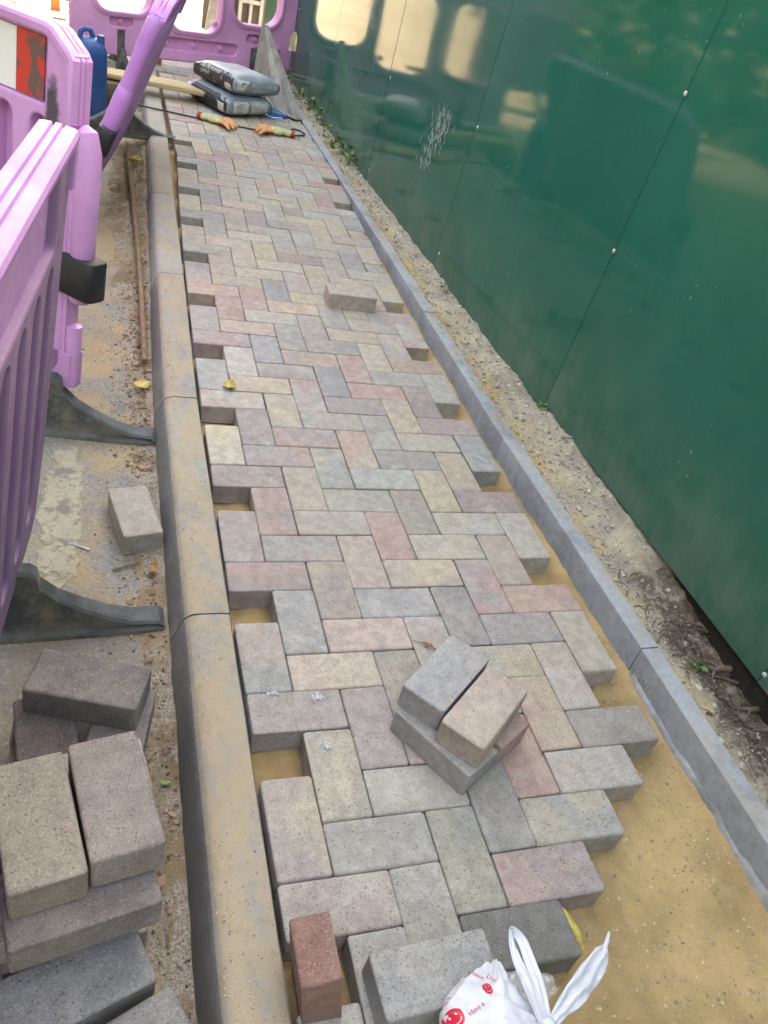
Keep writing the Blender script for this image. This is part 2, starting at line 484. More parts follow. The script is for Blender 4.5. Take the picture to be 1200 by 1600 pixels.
M['stalk'] = simple_mat('stalk', (0.28, 0.20, 0.10), 0.8, 0.3, 50)
M['root'] = simple_mat('bare_root', (0.19, 0.14, 0.10), 0.9, 0.4, 25, stretch=(1, 1, 1))
M['feather'] = simple_mat('white_fluff', (0.65, 0.67, 0.68), 0.9, 0.2, 60)
M['grit'] = stone_mat('grit', (0.58, 0.47, 0.28), (0.30, 0.24, 0.16))
M['gravel'] = stone_mat('gravel', (0.56, 0.50, 0.41), (0.32, 0.27, 0.21))
M['litter'] = stone_mat('leaf_litter', (0.34, 0.21, 0.13), (0.15, 0.10, 0.06))
M['chips'] = stone_mat('road_chips', (0.25, 0.23, 0.2), (0.06, 0.055, 0.05))
M['mortar'] = simple_mat('mortar', (0.36, 0.36, 0.35), 0.95, 0.3, 18)
M['pipe'] = simple_mat('brown_lath', (0.24, 0.15, 0.085), 0.8, 0.3, 20, stretch=(4, 1, 4))
M['gap_shade'] = simple_mat('gap_shade_dark', (0.045, 0.035, 0.027), 1.0, 0.4, 30)  # near-black standing in for the shade in the gap under the hoarding
M['blocker_hedge'] = simple_mat('blocker_leaf', (0.018, 0.034, 0.014), 0.7, 0.4, 8)
M['oldpaver'] = M['paver']
M['mark'] = simple_mat('white_smear', (0.42, 0.52, 0.48), 0.8, 0.3, 60)

# ------------------------------------------------------------------ mesh helpers
def link(o, parent=None, loc=None, rot=None):
    COL.objects.link(o)
    if parent is not None:
        o.parent = parent
    if loc is not None:
        o.location = loc
    if rot is not None:
        o.rotation_euler = rot
    return o

def tag(o, label=None, cat=None, group=None, kind=None):
    if label: o['label'] = label
    if cat: o['category'] = cat
    if group: o['group'] = group
    if kind: o['kind'] = kind
    return o

def empty(name, label=None, cat=None, loc=(0, 0, 0), rot=(0, 0, 0), group=None, kind=None):
    o = bpy.data.objects.new(name, None)
    o.empty_display_size = 0.05
    link(o, None, loc, rot)
    return tag(o, label, cat, group, kind)

class MB:
    def __init__(s):
        s.v = []; s.f = []
    def add(s, vs, fs):
        b = len(s.v)
        s.v.extend(tuple(v) for v in vs)
        s.f.extend(tuple(b + i for i in f) for f in fs)
        return s
    def box(s, c, d, m=None):
        x, y, z = d[0] / 2, d[1] / 2, d[2] / 2
        vs = [Vector((sx * x, sy * y, sz * z)) for sz in (-1, 1) for sx, sy in ((-1, -1), (1, -1), (1, 1), (-1, 1))]
        if m is not None:
            vs = [m @ v for v in vs]
        vs = [v + Vector(c) for v in vs]
        return s.add(vs, [(3, 2, 1, 0), (4, 5, 6, 7), (0, 1, 5, 4), (1, 2, 6, 5), (2, 3, 7, 6), (3, 0, 4, 7)])
    def tube(s, pts, rads, n=10, caps=True):
        pts = [Vector(p) for p in pts]
        if not isinstance(rads, (list, tuple)):
            rads = [rads] * len(pts)
        b = len(s.v)
        prev = None
        for i, p in enumerate(pts):
            t = (pts[min(i + 1, len(pts) - 1)] - pts[max(i - 1, 0)])
            if t.length < 1e-9: t = Vector((0, 0, 1))
            t.normalize()
            if prev is None:
                a = t.cross(Vector((0, 0, 1)))
                if a.length < 0.1: a = t.cross(Vector((1, 0, 0)))
            else:
                a = prev - t * prev.dot(t)
            a.normalize(); prev = a
            c = t.cross(a)
            for k in range(n):
                an = 2 * pi * k / n
                s.v.append(tuple(p + (a * cos(an) + c * sin(an)) * rads[i]))
        for i in range(len(pts) - 1):
            for k in range(n):
                k2 = (k + 1) % n
                s.f.append((b + i * n + k, b + i * n + k2, b + (i + 1) * n + k2, b + (i + 1) * n + k))
        if caps:
            s.f.append(tuple(b + k for k in reversed(range(n))))
            e = b + (len(pts) - 1) * n
            s.f.append(tuple(e + k for k in range(n)))
        return s
    def prism(s, poly, z0, z1):
        n = len(poly); b = len(s.v)
        for z in (z0, z1):
            s.v.extend((p[0], p[1], z) for p in poly)
        s.f.append(tuple(b + i for i in reversed(range(n))))
        s.f.append(tuple(b + n + i for i in range(n)))
        for i in range(n):
            j = (i + 1) % n
            s.f.append((b + i, b + j, b + n + j, b + n + i))
        return s
    def ico(s, c, r, sq=(1, 1, 1), rot=None, jit=0.0):
        for v in OCT:
            q = Vector((v[0] * sq[0], v[1] * sq[1], v[2] * sq[2])) * r * (1 + random.uniform(-jit, jit))
            if rot is not None: q = rot @ q
            s.v.append(tuple(q + Vector(c)))
        b = len(s.v) - len(OCT)
        s.f.extend(tuple(b + i for i in f) for f in OCTF)
        return s
    def mesh(s, name, smooth=None):
        me = bpy.data.meshes.new(name)
        me.from_pydata(s.v, [], s.f)
        me.update()
        if smooth:
            me.shade_smooth()
            me.set_sharp_from_angle(angle=rad(smooth))
        return me
    def obj(s, name, mat, parent=None, smooth=None, loc=None, rot=None):
        me = s.mesh(name, smooth)
        o = bpy.data.objects.new(name, me)
        me.materials.append(mat)
        return link(o, parent, loc, rot)

_bm = bmesh.new()
bmesh.ops.create_icosphere(_bm, subdivisions=1, radius=1.0)
OCT = [tuple(v.co) for v in _bm.verts]
OCTF = [tuple(v.index for v in f.verts) for f in _bm.faces]
_bm.free()

def bevel_mesh(me, w, seg=2, ang=35):
    bm = bmesh.new(); bm.from_mesh(me)
    es = [e for e in bm.edges if len(e.link_faces) == 2 and e.calc_face_angle(0) > rad(ang)]
    bmesh.ops.bevel(bm, geom=es, offset=w, segments=seg, profile=0.6, affect='EDGES', clamp_overlap=True)
    bm.to_mesh(me); bm.free()
    me.shade_smooth(); me.set_sharp_from_angle(angle=rad(50))
    return me

def rrect(x0, z0, x1, z1, r, n=5):
    pts = []
    for cx, cz, a0 in ((x1 - r, z1 - r, 0), (x0 + r, z1 - r, 90), (x0 + r, z0 + r, 180), (x1 - r, z0 + r, 270)):
        for k in range(n + 1):
            a = rad(a0 + 90 * k / n)
            pts.append((cx + r * cos(a), cz + r * sin(a)))
    return pts

def plate(name, outline, holes, thick, mat, parent=None, bev=0.004, y=0.0, res=1):
    """a plate standing in the XZ plane with real openings and rounded edges"""
    cu = bpy.data.curves.new('outline', 'CURVE')
    cu.dimensions = '2D'
    cu.fill_mode = 'BOTH'
    cu.extrude = max(thick / 2 - bev, 0.0005)
    cu.bevel_depth = bev
    cu.bevel_resolution = res
    cu.offset = -bev
    for poly in [outline] + list(holes):
        sp = cu.splines.new('POLY')
        sp.points.add(len(poly) - 1)
        for i, q in enumerate(poly):
            sp.points[i].co = (q[0], q[1], 0, 1)
        sp.use_cyclic_u = True
    t = bpy.data.objects.new('outline', cu)
    COL.objects.link(t)
    dg = bpy.context.evaluated_depsgraph_get()
    me = bpy.data.meshes.new_from_object(t.evaluated_get(dg))
    bpy.data.objects.remove(t)
    bpy.data.curves.remove(cu)
    me.name = name
    for v in me.vertices:
        v.co = Vector((v.co.x, y - v.co.z, v.co.y))
    me.materials.clear()
    me.materials.append(mat)
    me.shade_smooth()
    me.set_sharp_from_angle(angle=rad(40))
    o = bpy.data.objects.new(name, me)
    return link(o, parent)

def fbm(x, y, z=0.0, s=1.0, o=4):
    return mnoise.fractal(Vector((x * s, y * s, z)), 1.0, 2.0, o)

def grid_mesh(name, x0, x1, y0, y1, step, fn, mat, parent=None, kind='structure', smooth=True):
    nx = max(2, int(round((x1 - x0) / step)) + 1); ny = max(2, int(round((y1 - y0) / step)) + 1)
    vs = []; fs = []
    for j in range(ny):
        for i in range(nx):
            x = x0 + (x1 - x0) * i / (nx - 1); y = y0 + (y1 - y0) * j / (ny - 1)
            r = fn(x, y)
            vs.append((r[0], r[1], r[2]) if isinstance(r, tuple) else (x, y, r))
    for j in range(ny - 1):
        for i in range(nx - 1):
            a = j * nx + i
            fs.append((a, a + 1, a + nx + 1, a + nx))
    me = bpy.data.meshes.new(name); me.from_pydata(vs, [], fs); me.update()
    if smooth: me.shade_smooth()
    me.materials.append(mat)
    o = bpy.data.objects.new(name, me)
    link(o, parent)
    if kind: o['kind'] = kind
    return o

def interp(y, tab):
    if y <= tab[0][0]: return tab[0][1]
    for (a, va), (b, vb) in zip(tab, tab[1:]):
        if y <= b: return va + (vb - va) * (y - a) / (b - a)
    return tab[-1][1]

# ------------------------------------------------------------------ the lie of the land
def warp(y):
    if y < 0: return 0.0
    t = min(y, 3.7) / 2
    return 0.0248 * t * t + 0.00232 * t ** 3
def warp_yaw(y):
    if y < 0 or y > 3.7: return 0.0
    return -math.atan((warp(y + 0.01) - warp(y - 0.01)) / 0.02)
KERB = [(-2, -0.012), (-0.585, -0.010), (0.33, -0.004), (1.245, 0.001), (2.16, 0.026), (3.075, 0.046), (3.99, 0.070), (4.9, 0.078), (5.9, 0.085)]
EDGE = [(-1.7, 0.966), (-0.785, 0.966), (0.13, 0.964), (1.045, 0.953), (1.96, 0.966), (2.875, 0.990), (3.79, 1.004), (4.7, 1.004), (5.7, 1.004)]
EDGE_Z = [(-2, 0.040), (1.5, 0.038), (2.0, 0.033), (2.9, 0.015), (3.79, 0.003), (6, 0.002)]
def hoard_x(y): return 1.215 - 0.0145 * y
ROAD_Z = -0.10

# road: one sheet out to the horizon
mb = MB().add([(-90, -60, ROAD_Z), (60, -60, ROAD_Z), (60, 140, ROAD_Z), (-90, 140, ROAD_Z)], [(0, 1, 2, 3)])
road = mb.obj('road', M['asphalt']); road['kind'] = 'structure'

# bedding sand between the kerbs
def sand_z(x, y):
    z = -0.063 + 0.007 * fbm(x, y, 0.3, 5, 3) + 0.0042 * fbm(x, y, 2.3, 34, 4)
    z += 0.0055 * max(0.0, fbm(x * 0.35 + y * 0.9, y * 0.35 - x * 0.9, 7.0, 14, 2)) - 0.004 * max(0.0, fbm(x, y, 11.0, 20, 2) - 0.35)
    ex = interp(y, EDGE)
    z += 0.012 * max(0.0, 1 - (ex - x) / 0.05)
    if y > 0.0 and x > 0.86: z += 0.004
    return z
def sand_fn(x, y):
    return (x, y, sand_z(x, y))
grid_mesh('bedding_sand', -0.03, 0.985, -1.15, 1.2, 0.0085, sand_fn, M['sand'])
grid_mesh('bedding_sand', -0.03, 1.03, 1.2, 5.75, 0.05, sand_fn, M['sand'])

# rubble verge between edging and hoarding
def verge_z(x, y):
    hx = hoard_x(y)
    t = (x - (interp(y, EDGE) + 0.05)) / max(0.05, hx - interp(y, EDGE) - 0.05)
    z = 0.012 + 0.012 * fbm(x, y, 1.0, 7, 4) + 0.007 * fbm(x, y, 4.0, 45, 3)
    z += interp(y, [(-1, -0.012), (0.5, -0.005), (1.3, 0.005), (6, -0.012)])
    z += 0.008 * max(0.0, min(1.0, (t - 0.3) / 0.5)) * (1 if y > 1.3 else interp(y, [(0.3, 0.5), (0.6, 3.6), (1.2, 3.6), (1.3, 1.0)]))
    z += 0.006 * fbm(x, y, 6.0, 18, 3)
    if y < 0.34:                                        # washed-out hollow under the first panel
        k = min(1, (0.34 - y) / 0.25)
        z -= k * 0.05 * max(0.0, min(1.0, (t - 0.45) / 0.4))
    return z
def verge_fn(x, y):
    u = x
    a = interp(y, EDGE) + 0.045; b = hoard_x(y) + 0.14
    xx = a + (b - a) * u
    return (xx, y, verge_z(xx, y))
grid_mesh('verge', 0, 1, -1.2, 1.6, 0.018, verge_fn, M['verge'])
grid_mesh('verge', 0, 1, 1.6, 6.3, 0.05, verge_fn, M['verge'])

# dirt drifted into the gutter against the kerb
def gut_z(x, y):
    k = interp(y, KERB) - 0.13
    d = k - x
    w = 0.07 + 0.05 * fbm(0, y, 5, 2.5, 2) + interp(y, [(1.7, 0), (2.4, 0.09), (4.3, 0.12)])
    h = 0.016 + interp(y, [(1.9, 0), (2.6, 0.03), (4.2, 0.04)])
    t = max(-0.4, 1 - max(0, d) / max(w, 0.02))
    return ROAD_Z - 0.002 + h * t * (0.7 + 0.5 * fbm(x, y, 3, 9, 3)) + 0.004 * fbm(x, y, 8, 50, 3)
def gut_fn(u, y):
    k = interp(y, KERB) - 0.118
    x = k - 0.34 + 0.34 * u
    return (x, y, gut_z(x, y))
grid_mesh('gutter_dirt', 0, 1, -0.9, 5.2, 0.022, gut_fn, M['gutter'])

# ------------------------------------------------------------------ kerbs
def kerb_stone(y0, y1, mat, parent):
    prof = [(0.0, -0.22), (0.0, -0.006), (-0.003, -0.0015), (-0.02, 0.0), (-0.066, 0.0), (-0.080, -0.0015), (-0.091, -0.006), (-0.099, -0.014), (-0.105, -0.026), (-0.111, -0.042), (-0.129, -0.10), (-0.134, -0.22)]
    n = 14; g = 0.0022
    vs = []; fs = []
    m = len(prof)
    for i in range(n + 1):
        y = y0 + g + (y1 - y0 - 2 * g) * i / n
        x = interp(y0, KERB) + (interp(y1, KERB) - interp(y0, KERB)) * i / n
        x = min(x, warp(y) - 0.004 + (0.0 if y < 1.9 else 0.0))
        for k, (px, pz) in enumerate(prof):
            e = 0.0012 * fbm(k * 3.1, y, y0, 30, 2)
            vs.append((x + px + e, y, pz + e * 0.7))
    for i in range(n):
        for k in range(m - 1):
            a = i * m + k
            fs.append((a, a + 1, a + m + 1, a + m))
    fs.append(tuple(range(m)))
    fs.append(tuple(n * m + k for k in reversed(range(m))))
    me = bpy.data.meshes.new('kerb_stone'); me.from_pydata(vs, [], fs); me.update()
    me.shade_smooth(); me.set_sharp_from_angle(angle=rad(40)); me.materials.append(mat)
    return link(bpy.data.objects.new('kerb_stone', me), parent)
kerb = empty('kerb', kind='structure')
ys = [-1.5, -0.585, 0.33, 1.245, 2.16, 3.075, 3.99, 4.905, 5.82]
for a, b_ in zip(ys, ys[1:]):
    kerb_stone(a, b_, M['kerb_dark'] if b_ < 2.2 else M['kerb_clean'], kerb)

edging = empty('edging_kerb', kind='structure')
def edging_stone(y0, y1, dz):
    n = 12; g = 0.0018
    x0, x1 = interp(y0, EDGE), interp(y1, EDGE)
    prof = [(0.0, -0.12), (0.0, -0.0022), (0.0022, 0.0), (0.0488, 0.0), (0.051, -0.0022), (0.051, -0.12)]
    vs = []; fs = []; m = len(prof)
    for i in range(n + 1):
        t = i / n
        y = y0 + g + (y1 - y0 - 2 * g) * t
        x = x0 + (x1 - x0) * t + dz * 0.3
        zt = interp(y, EDGE_Z) + dz
        for k, (px, pz) in enumerate(prof):
            vs.append((x + px, y, zt + pz + 0.0006 * fbm(k, y, 1, 25, 2)))
    for i in range(n):
        for k in range(m - 1):
            a = i * m + k
            fs.append((a + 1, a, a + m, a + m + 1))
    fs.append(tuple(reversed(range(m)))); fs.append(tuple(n * m + k for k in range(m)))
    me = bpy.data.meshes.new('edging_stone'); me.from_pydata(vs, [], fs); me.update()
    me.shade_smooth(); me.set_sharp_from_angle(angle=rad(25)); me.materials.append(M['edging'])
    return link(bpy.data.objects.new('edging_stone', me), edging)
eys = [-1.7, -0.785, 0.13, 1.045, 1.96, 2.875, 3.79, 4.705, 5.62]
for k, (a, b_) in enumerate(zip(eys, eys[1:])):
    edging_stone(a, b_, (0.0, 0.0, 0.001, -0.001, 0.0015, 0, 0.001, 0)[k])
# smear of haunching mortar along the foot of the near stones
mb = MB()
n = 90
for i in range(n + 1):
    y = -0.95 + 1.06 * i / n
    x = interp(y, EDGE)
    w = 0.006 + 0.012 * max(0, fbm(0, y, 9, 6, 3) + 0.35)
    z = sand_z(x - 0.01, y) + 0.010 + 0.010 * fbm(1, y, 3, 8, 3)
    mb.v += [(x + 0.004, y, z - 0.03), (x - w, y, z - 0.03), (x - w * 0.7, y, z - 0.004), (x - 0.002, y, z + 0.004), (x + 0.004, y, z + 0.004)]
for i in range(n):
    for k in range(4):
        a = i * 5 + k
        mb.f.append((a, a + 1, a + 6, a + 5))
o = mb.obj('mortar_haunch', M['mortar'], edging, smooth=60)

# ------------------------------------------------------------------ pavers
def paver_mesh(name, L, W, H, cr=0.006, ch=0.0045, seg=3, seed=0, jag=0.0012):
    rnd = random.Random(seed)
    def ring(ins, z, j):
        pts = rrect(-L / 2 + ins, -W / 2 + ins, L / 2 - ins, W / 2 - ins, max(0.002, cr - ins * 0.5), seg)
        out = []
        for (x, y) in pts:
            out.append((x + rnd.uniform(-j, j), y + rnd.uniform(-j, j), z + rnd.uniform(-j, j) * 0.7))
        return out
    rings = [ring(0, -H / 2, 0), ring(0, H / 2 - ch - 0.003, jag), ring(0, H / 2 - ch, jag), ring(ch * 0.3, H / 2 - ch * 0.3, jag), ring(ch, H / 2, jag * 0.5), ring(ch + 0.004, H / 2, jag * 0.3)]
    n = len(rings[0]); vs = [p for r in rings for p in r]; fs = []
    for k in range(len(rings) - 1):
        for i in range(n):
            j = (i + 1) % n
            fs.append((k * n + i, k * n + j, (k + 1) * n + j, (k + 1) * n + i))
    fs.append(tuple(reversed(range(n)))); fs.append(tuple(5 * n + i for i in range(n)))
    me = bpy.data.meshes.new(name); me.from_pydata(vs, [], fs); me.update()
    me.shade_smooth(); me.set_sharp_from_angle(angle=rad(60))
    me.materials.append(M['paver'])
    return me
PM = [paver_mesh('paver', 0.1978, 0.0978, 0.06, 0.0055, 0.0036, seed=k, seg=2) for k in range(5)]
PM_far = [paver_mesh('paver', 0.1978, 0.0978, 0.06, 0.005, 0.003, seed=k + 20, seg=1, jag=0.0004) for k in range(2)]
HALF = paver_mesh('paver', 0.0968, 0.085, 0.06, seed=40, seg=1)
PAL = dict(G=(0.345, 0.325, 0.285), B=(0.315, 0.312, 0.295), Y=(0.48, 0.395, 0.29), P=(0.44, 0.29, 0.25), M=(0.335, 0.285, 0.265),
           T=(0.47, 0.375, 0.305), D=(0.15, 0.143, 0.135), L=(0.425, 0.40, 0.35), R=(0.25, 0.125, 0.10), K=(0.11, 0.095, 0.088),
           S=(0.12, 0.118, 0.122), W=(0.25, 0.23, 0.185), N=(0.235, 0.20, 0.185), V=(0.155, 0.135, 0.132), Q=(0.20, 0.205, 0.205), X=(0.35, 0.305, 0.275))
KNOWN = {(0, 0): 'M', (2, -1): 'M', (1, -2): 'B', (2, -2): 'G', (1, -3): 'G', (0, -3): 'M', (0, -4): 'M', (2, -5): 'G', (3, -4): 'G', (4, -3): 'G',
         (3, -1): 'P', (5, -2): 'P', (4, -4): 'M', (5, -3): 'B', (6, -2): 'L', (7, -1): 'M', (6, -1): 'Y', (7, 0): 'T', (8, 1): 'T', (5, 1): 'Y',
         (6, 2): 'M', (7, 3): 'P', (6, 3): 'P', (7, 4): 'T', (8, 5): 'L', (5, 2): 'M', (3, 3): 'B', (2, 2): 'T', (4, 1): 'L', (1, 2): 'B', (0, 1): 'B',
         (1, 1): 'T', (3, 0): 'G', (2, 3): 'M', (0, 4): 'M', (0, 8): 'M', (1, 9): 'B', (2, 10): 'M', (0, 9): 'Y', (1, 10): 'M', (2, 11): 'Y', (0, 12): 'L',
         (1, 13): 'Y', (0, 13): 'B', (1, 14): 'L', (0, 16): 'M', (2, 14): 'M', (2, 15): 'B', (3, 15): 'T', (3, 16): 'B', (3, 12): 'L', (3, 11): 'G',
         (4, 13): 'B', (5, 14): 'P', (3, 8): 'B', (2, 7): 'T', (4, 9): 'T', (1, 6): 'M', (7, 11): 'P', (6, 11): 'Y', (5, 10): 'G', (7, 12): 'M',
         (8, 13): 'L', (6, 14): 'G', (7, 15): 'P', (6, 15): 'T', (6, 10): 'L', (8, 9): 'B', (7, 8): 'Y', (5, 9): 'G', (7, 7): 'M', (8, 17): 'L',
         (7, 16): 'T', (3, -5): 'D', (1, -6): 'G', (0, -7): 'B', (2, -6): 'M', (0, 20): 'P', (1, 17): 'T', (0, 17): 'B', (0, 21): 'B', (4, 0): 'M',
         (5, 5): 'L', (4, 4): 'Y', (3, 4): 'T', (4, 5): 'P', (4, 8): 'L', (3, 7): 'G', (1, 18): 'P', (0, 5): 'M', (5, 13): 'P'}
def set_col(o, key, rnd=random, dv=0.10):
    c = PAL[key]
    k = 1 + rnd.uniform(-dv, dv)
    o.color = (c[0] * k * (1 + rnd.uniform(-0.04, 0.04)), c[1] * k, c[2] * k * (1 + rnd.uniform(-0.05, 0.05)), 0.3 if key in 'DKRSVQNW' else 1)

paving = empty('block_paving', kind='structure')
def lay(i, j, horiz, mesh=None, rnd=random.Random(3)):
    cx, cy = (i + 1, j + 0.5) if horiz else (i + 0.5, j + 1)
    x, y = cx * 0.1, cy * 0.1
    wy = warp_yaw(y)
    me = mesh or (PM[rnd.randrange(5)] if y < 2.2 else PM_far[rnd.randrange(2)])
    o = bpy.data.objects.new('paver', me)
    rz = (0 if horiz else pi / 2) + (pi if rnd.random() < 0.5 else 0)
    link(o, paving, (x + warp(y) + rnd.uniform(-0.0008, 0.0008), y + rnd.uniform(-0.0008, 0.0008), -0.03 + rnd.uniform(-0.0012, 0.0012)),
         (rnd.uniform(-0.006, 0.006), rnd.uniform(-0.006, 0.006), rz + wy + rnd.uniform(-0.006, 0.006)))
    key = KNOWN.get((i, j))
    if key is None:
        key = rnd.choices('GBYPMTL', (1.3, 1.2, 1.6, 1.3, 1.5, 1.6, 2.0) if y < 1.7 else (0.6, 0.8, 2.6, 1.2, 0.7, 2.6, 2.4))[0]
    set_col(o, key, rnd)
    return o
for j in range(-7, 56):
    for i in range(0, 9):
        t = (i - j) % 4
        if i - j > 8: continue
        if t == 0 and i <= 7:
            lay(i, j, True)
        elif t == 0 and i == 8 and (j in (24, 28) or j >= 40):
            o = lay(i, j, True, HALF)
            o.location.x -= 0.052; o.rotation_euler.z = pi / 2
        elif t == 3:
            lay(i, j, False)
        elif t == 1 and i == 0 and j >= 43:
            o = lay(-1, j, True, HALF); o.location.x += 0.05
# older grey blocks beyond the crossing barrier, in plain running bond
old = empty('old_paving', kind='structure')
rr = random.Random(5)
for r in range(14):
    for c in range(8):
        x = -0.55 + c * 0.2 + (0.1 if r % 2 else 0); y = 5.72 + r * 0.101
        o = bpy.data.objects.new('paver', PM_far[r % 2])
        link(o, old, (x, y, -0.034 + rr.uniform(-0.001, 0.001)), (0, 0, rr.uniform(-0.005, 0.005)))
        o.color = tuple(v * rr.uniform(0.88, 1.1) for v in (0.36, 0.36, 0.355)) + (1,)
mb = MB().add([(-0.68, 5.655, -0.07), (1.1, 5.655, -0.07), (1.1, 7.12, -0.07), (-0.68, 7.12, -0.07)], [(0, 1, 2, 3)])
o = mb.obj('jointing_sand', M['sand'], old)

# ------------------------------------------------------------------ hoarding
hoard = empty('hoarding', 'tall glossy dark green site hoarding of wide panels running along the path', 'hoarding')
HT = 2.4
tilt = rad(4.7)                                   # the street slopes, so true upright leans against it
hy = [-3.66, -2.44, -1.22, 0.0, 1.25, 2.49, 3.73, 4.95, 6.17, 7.55]
for a, b_ in zip(hy, hy[1:]):
    w = b_ - a - 0.0025
    z0 = 0.05 if b_ <= 1.3 else -0.002
    sh = math.tan(tilt)
    mbp = MB()
    c = 0.0012
    ring = [(-0.009, c), (-0.009, w - c), (-0.009 + c, w), (0.009, w), (0.009, 0), (-0.009 + c, 0)]
    for z in (0, HT):
        mbp.v += [(x_, y_ - sh * z, z) for x_, y_ in ring]
    k6 = len(ring)
    mbp.f += [tuple(range(k6)), tuple(k6 + i for i in reversed(range(k6)))] + [((i + 1) % k6, i, k6 + i, k6 + (i + 1) % k6) for i in range(k6)]
    me = mbp.mesh('panel')
    bm = bmesh.new(); bm.from_mesh(me); bmesh.ops.recalc_face_normals(bm, faces=bm.faces); bm.to_mesh(me); bm.free()
    me.materials.append(M['hoard'])
    o = bpy.data.objects.new('panel', me)
    yaw = math.atan(0.0145) + rad(random.uniform(-0.05, 0.05))
    dx = 0.0012 if (hy.index(a) % 2) else 0.0
    link(o, hoard, (hoard_x(a) + 0.009 + dx, a + 0.00125, z0), (0, rad(random.uniform(-0.06, 0.06)), yaw))
def hoard_pt(y, z, off=0.0):
    yy = y - math.tan(tilt) * z
    return Vector((hoard_x(yy) - off, yy, z))
bm_ = bmesh.new(); bmesh.ops.create_uvsphere(bm_, u_segments=10, v_segments=6, radius=0.0075)
bolt_mesh = bpy.data.meshes.new('bolt'); 
for v in bm_.verts: v.co.x *= 0.35
bm_.to_mesh(bolt_mesh); bm_.free(); bolt_mesh.shade_smooth(); bolt_mesh.materials.append(M['bolt'])
for yb, zs in ((1.262, (0.02, 0.63, 1.085, 1.6, 2.1)), (2.475, (0.10, 0.66, 1.15, 1.7)), (3.715, (0.08, 0.57, 1.1, 1.7)), (4.935, (0.08, 0.5, 1.0)), (6.155, (0.08, 0.5, 1.0)), (0.012, (0.08, 0.63, 1.1))):
    for z in zs:
        o = bpy.data.objects.new('bolt', bolt_mesh)
        q = hoard_pt(yb - 0.012, z, 0.001)
        link(o, hoard, q)
# white smear of old paste, a cluster of thin streaks standing off the sheet
mb = MB()
rs = random.Random(11)
for k in range(150):
    z = 0.33 + 0.30 * rs.random() ** 0.9
    y = 2.90 - 0.42 * (z - 0.33) + rs.gauss(0, 0.045)
    L = rs.uniform(0.006, 0.035); w = rs.uniform(0.0008, 0.0028); an = rs.gauss(0.15, 0.25)
    q = hoard_pt(y + math.tan(tilt) * z, z, 0.0)
    x = hoard_x(q.y) - 0.0012
    dy, dz = sin(an) * L, cos(an) * L
    vs = [(x, q.y - w, q.z), (x, q.y + w, q.z), (x, q.y + dy + w * 0.5, q.z + dz), (x, q.y + dy - w * 0.5, q.z + dz)]
    vs2 = [(v[0] + 0.001, v[1], v[2]) for v in vs]
    mb.add(vs + vs2, [(0, 1, 2, 3), (0, 4, 5, 1), (1, 5, 6, 2), (2, 6, 7, 3), (3, 7, 4, 0)])
o = mb.obj('paste_smear', M['mark'], hoard); o['kind'] = 'stuff'
me = MB().box((0, 0, 0), (0.04, 11.4, 0.30)).mesh('gap_blocker'); me.materials.append(M['gap_shade'])  # added strip that blocks sun under the panels, coloured as gap shade
link(bpy.data.objects.new('gap_blocker', me), hoard, (hoard_x(1.9) + 0.052, 1.9, -0.03), (0, 0, math.atan(0.0145)))
# posts on the far side, which carry the sheets
for y in (-2.44, -1.22, 0.0, 1.25, 2.49, 3.73, 4.95, 6.17, 7.45):
    me = MB().box((0, 0, 1.36), (0.09, 0.09, 2.5)).mesh('post'); me.materials.append(M['timber_old'])
    link(bpy.data.objects.new('post', me), hoard, (hoard_x(y) + 0.068, y, 0), (tilt, 0, 0))

# ------------------------------------------------------------------ plastic barriers
def frame_matrix(O, d, up):
    d = Vector(d).normalized(); up = Vector(up)
    up = (up - d * up.dot(d)).normalized()
    yv = up.cross(d)
    m = Matrix.Identity(4)
    for k in range(3):
        m[k][0], m[k][1], m[k][2], m[k][3] = d[k], yv[k], up[k], O[k]
    return m

def foot_mesh(half=0.31, h=0.185, seed=0):
    """rubber barrier foot: a saddle block whose top sweeps down to a thin toe at either end"""
    prof = [(0.0, h), (0.03, h), (0.045, h - 0.012), (0.05, h * 0.78), (0.085, h * 0.58), (0.13, h * 0.42), (0.19, h * 0.255), (0.24, h * 0.17), (half - 0.012, h * 0.17), (half, h * 0.11)]
    prof = [(-x, z) for x, z in reversed(prof[1:])] + prof
    vs = []; fs = []
    for x, z in prof:
        t = abs(x) / half
        wt = 0.020 + 0.010 * t; wb = 0.040 - 0.006 * t
        wm = wb * 0.98
        vs += [(x, -wb, 0), (x, -wb, 0.012), (x, -wm + 0.012, 0.018 if z > 0.03 else z * 0.6), (x, -wt, max(z - 0.006, 0.014)), (x, -wt + 0.006, z), (x, wt - 0.006, z), (x, wt, max(z - 0.006, 0.014)), (x, wm - 0.012, 0.018 if z > 0.03 else z * 0.6), (x, wb, 0.012), (x, wb, 0)]
    m = 10
    for i in range(len(prof) - 1):
        for k in range(m):
            a, b_ = i * m + k, i * m + (k + 1) % m
            fs.append((a, a + m, b_ + m, b_))
    fs.append(tuple(range(m))); e = (len(prof) - 1) * m
    fs.append(tuple(e + k for k in reversed(range(m))))
    me = bpy.data.meshes.new('rubber_foot'); me.from_pydata(vs, [], fs); me.update()
    bm = bmesh.new(); bm.from_mesh(me); bmesh.ops.recalc_face_normals(bm, faces=bm.faces); bm.to_mesh(me); bm.free()
    me.shade_smooth(); me.set_sharp_from_angle(angle=rad(38)); me.materials.append(M['rubber'])
    return me
FOOT = foot_mesh()

def add_foot(parent, world_loc, yaw, pm, name='rubber_foot'):
    o = bpy.data.objects.new(name, FOOT)
    link(o, parent)
    w = Matrix.Translation(world_loc) @ Matrix.Rotation(yaw, 4, 'Z')
    o.matrix_parent_inverse = Matrix.Identity(4)
    o.matrix_local = pm.inverted() @ w
    # stiffening rib and socket collar on the foot
    return o

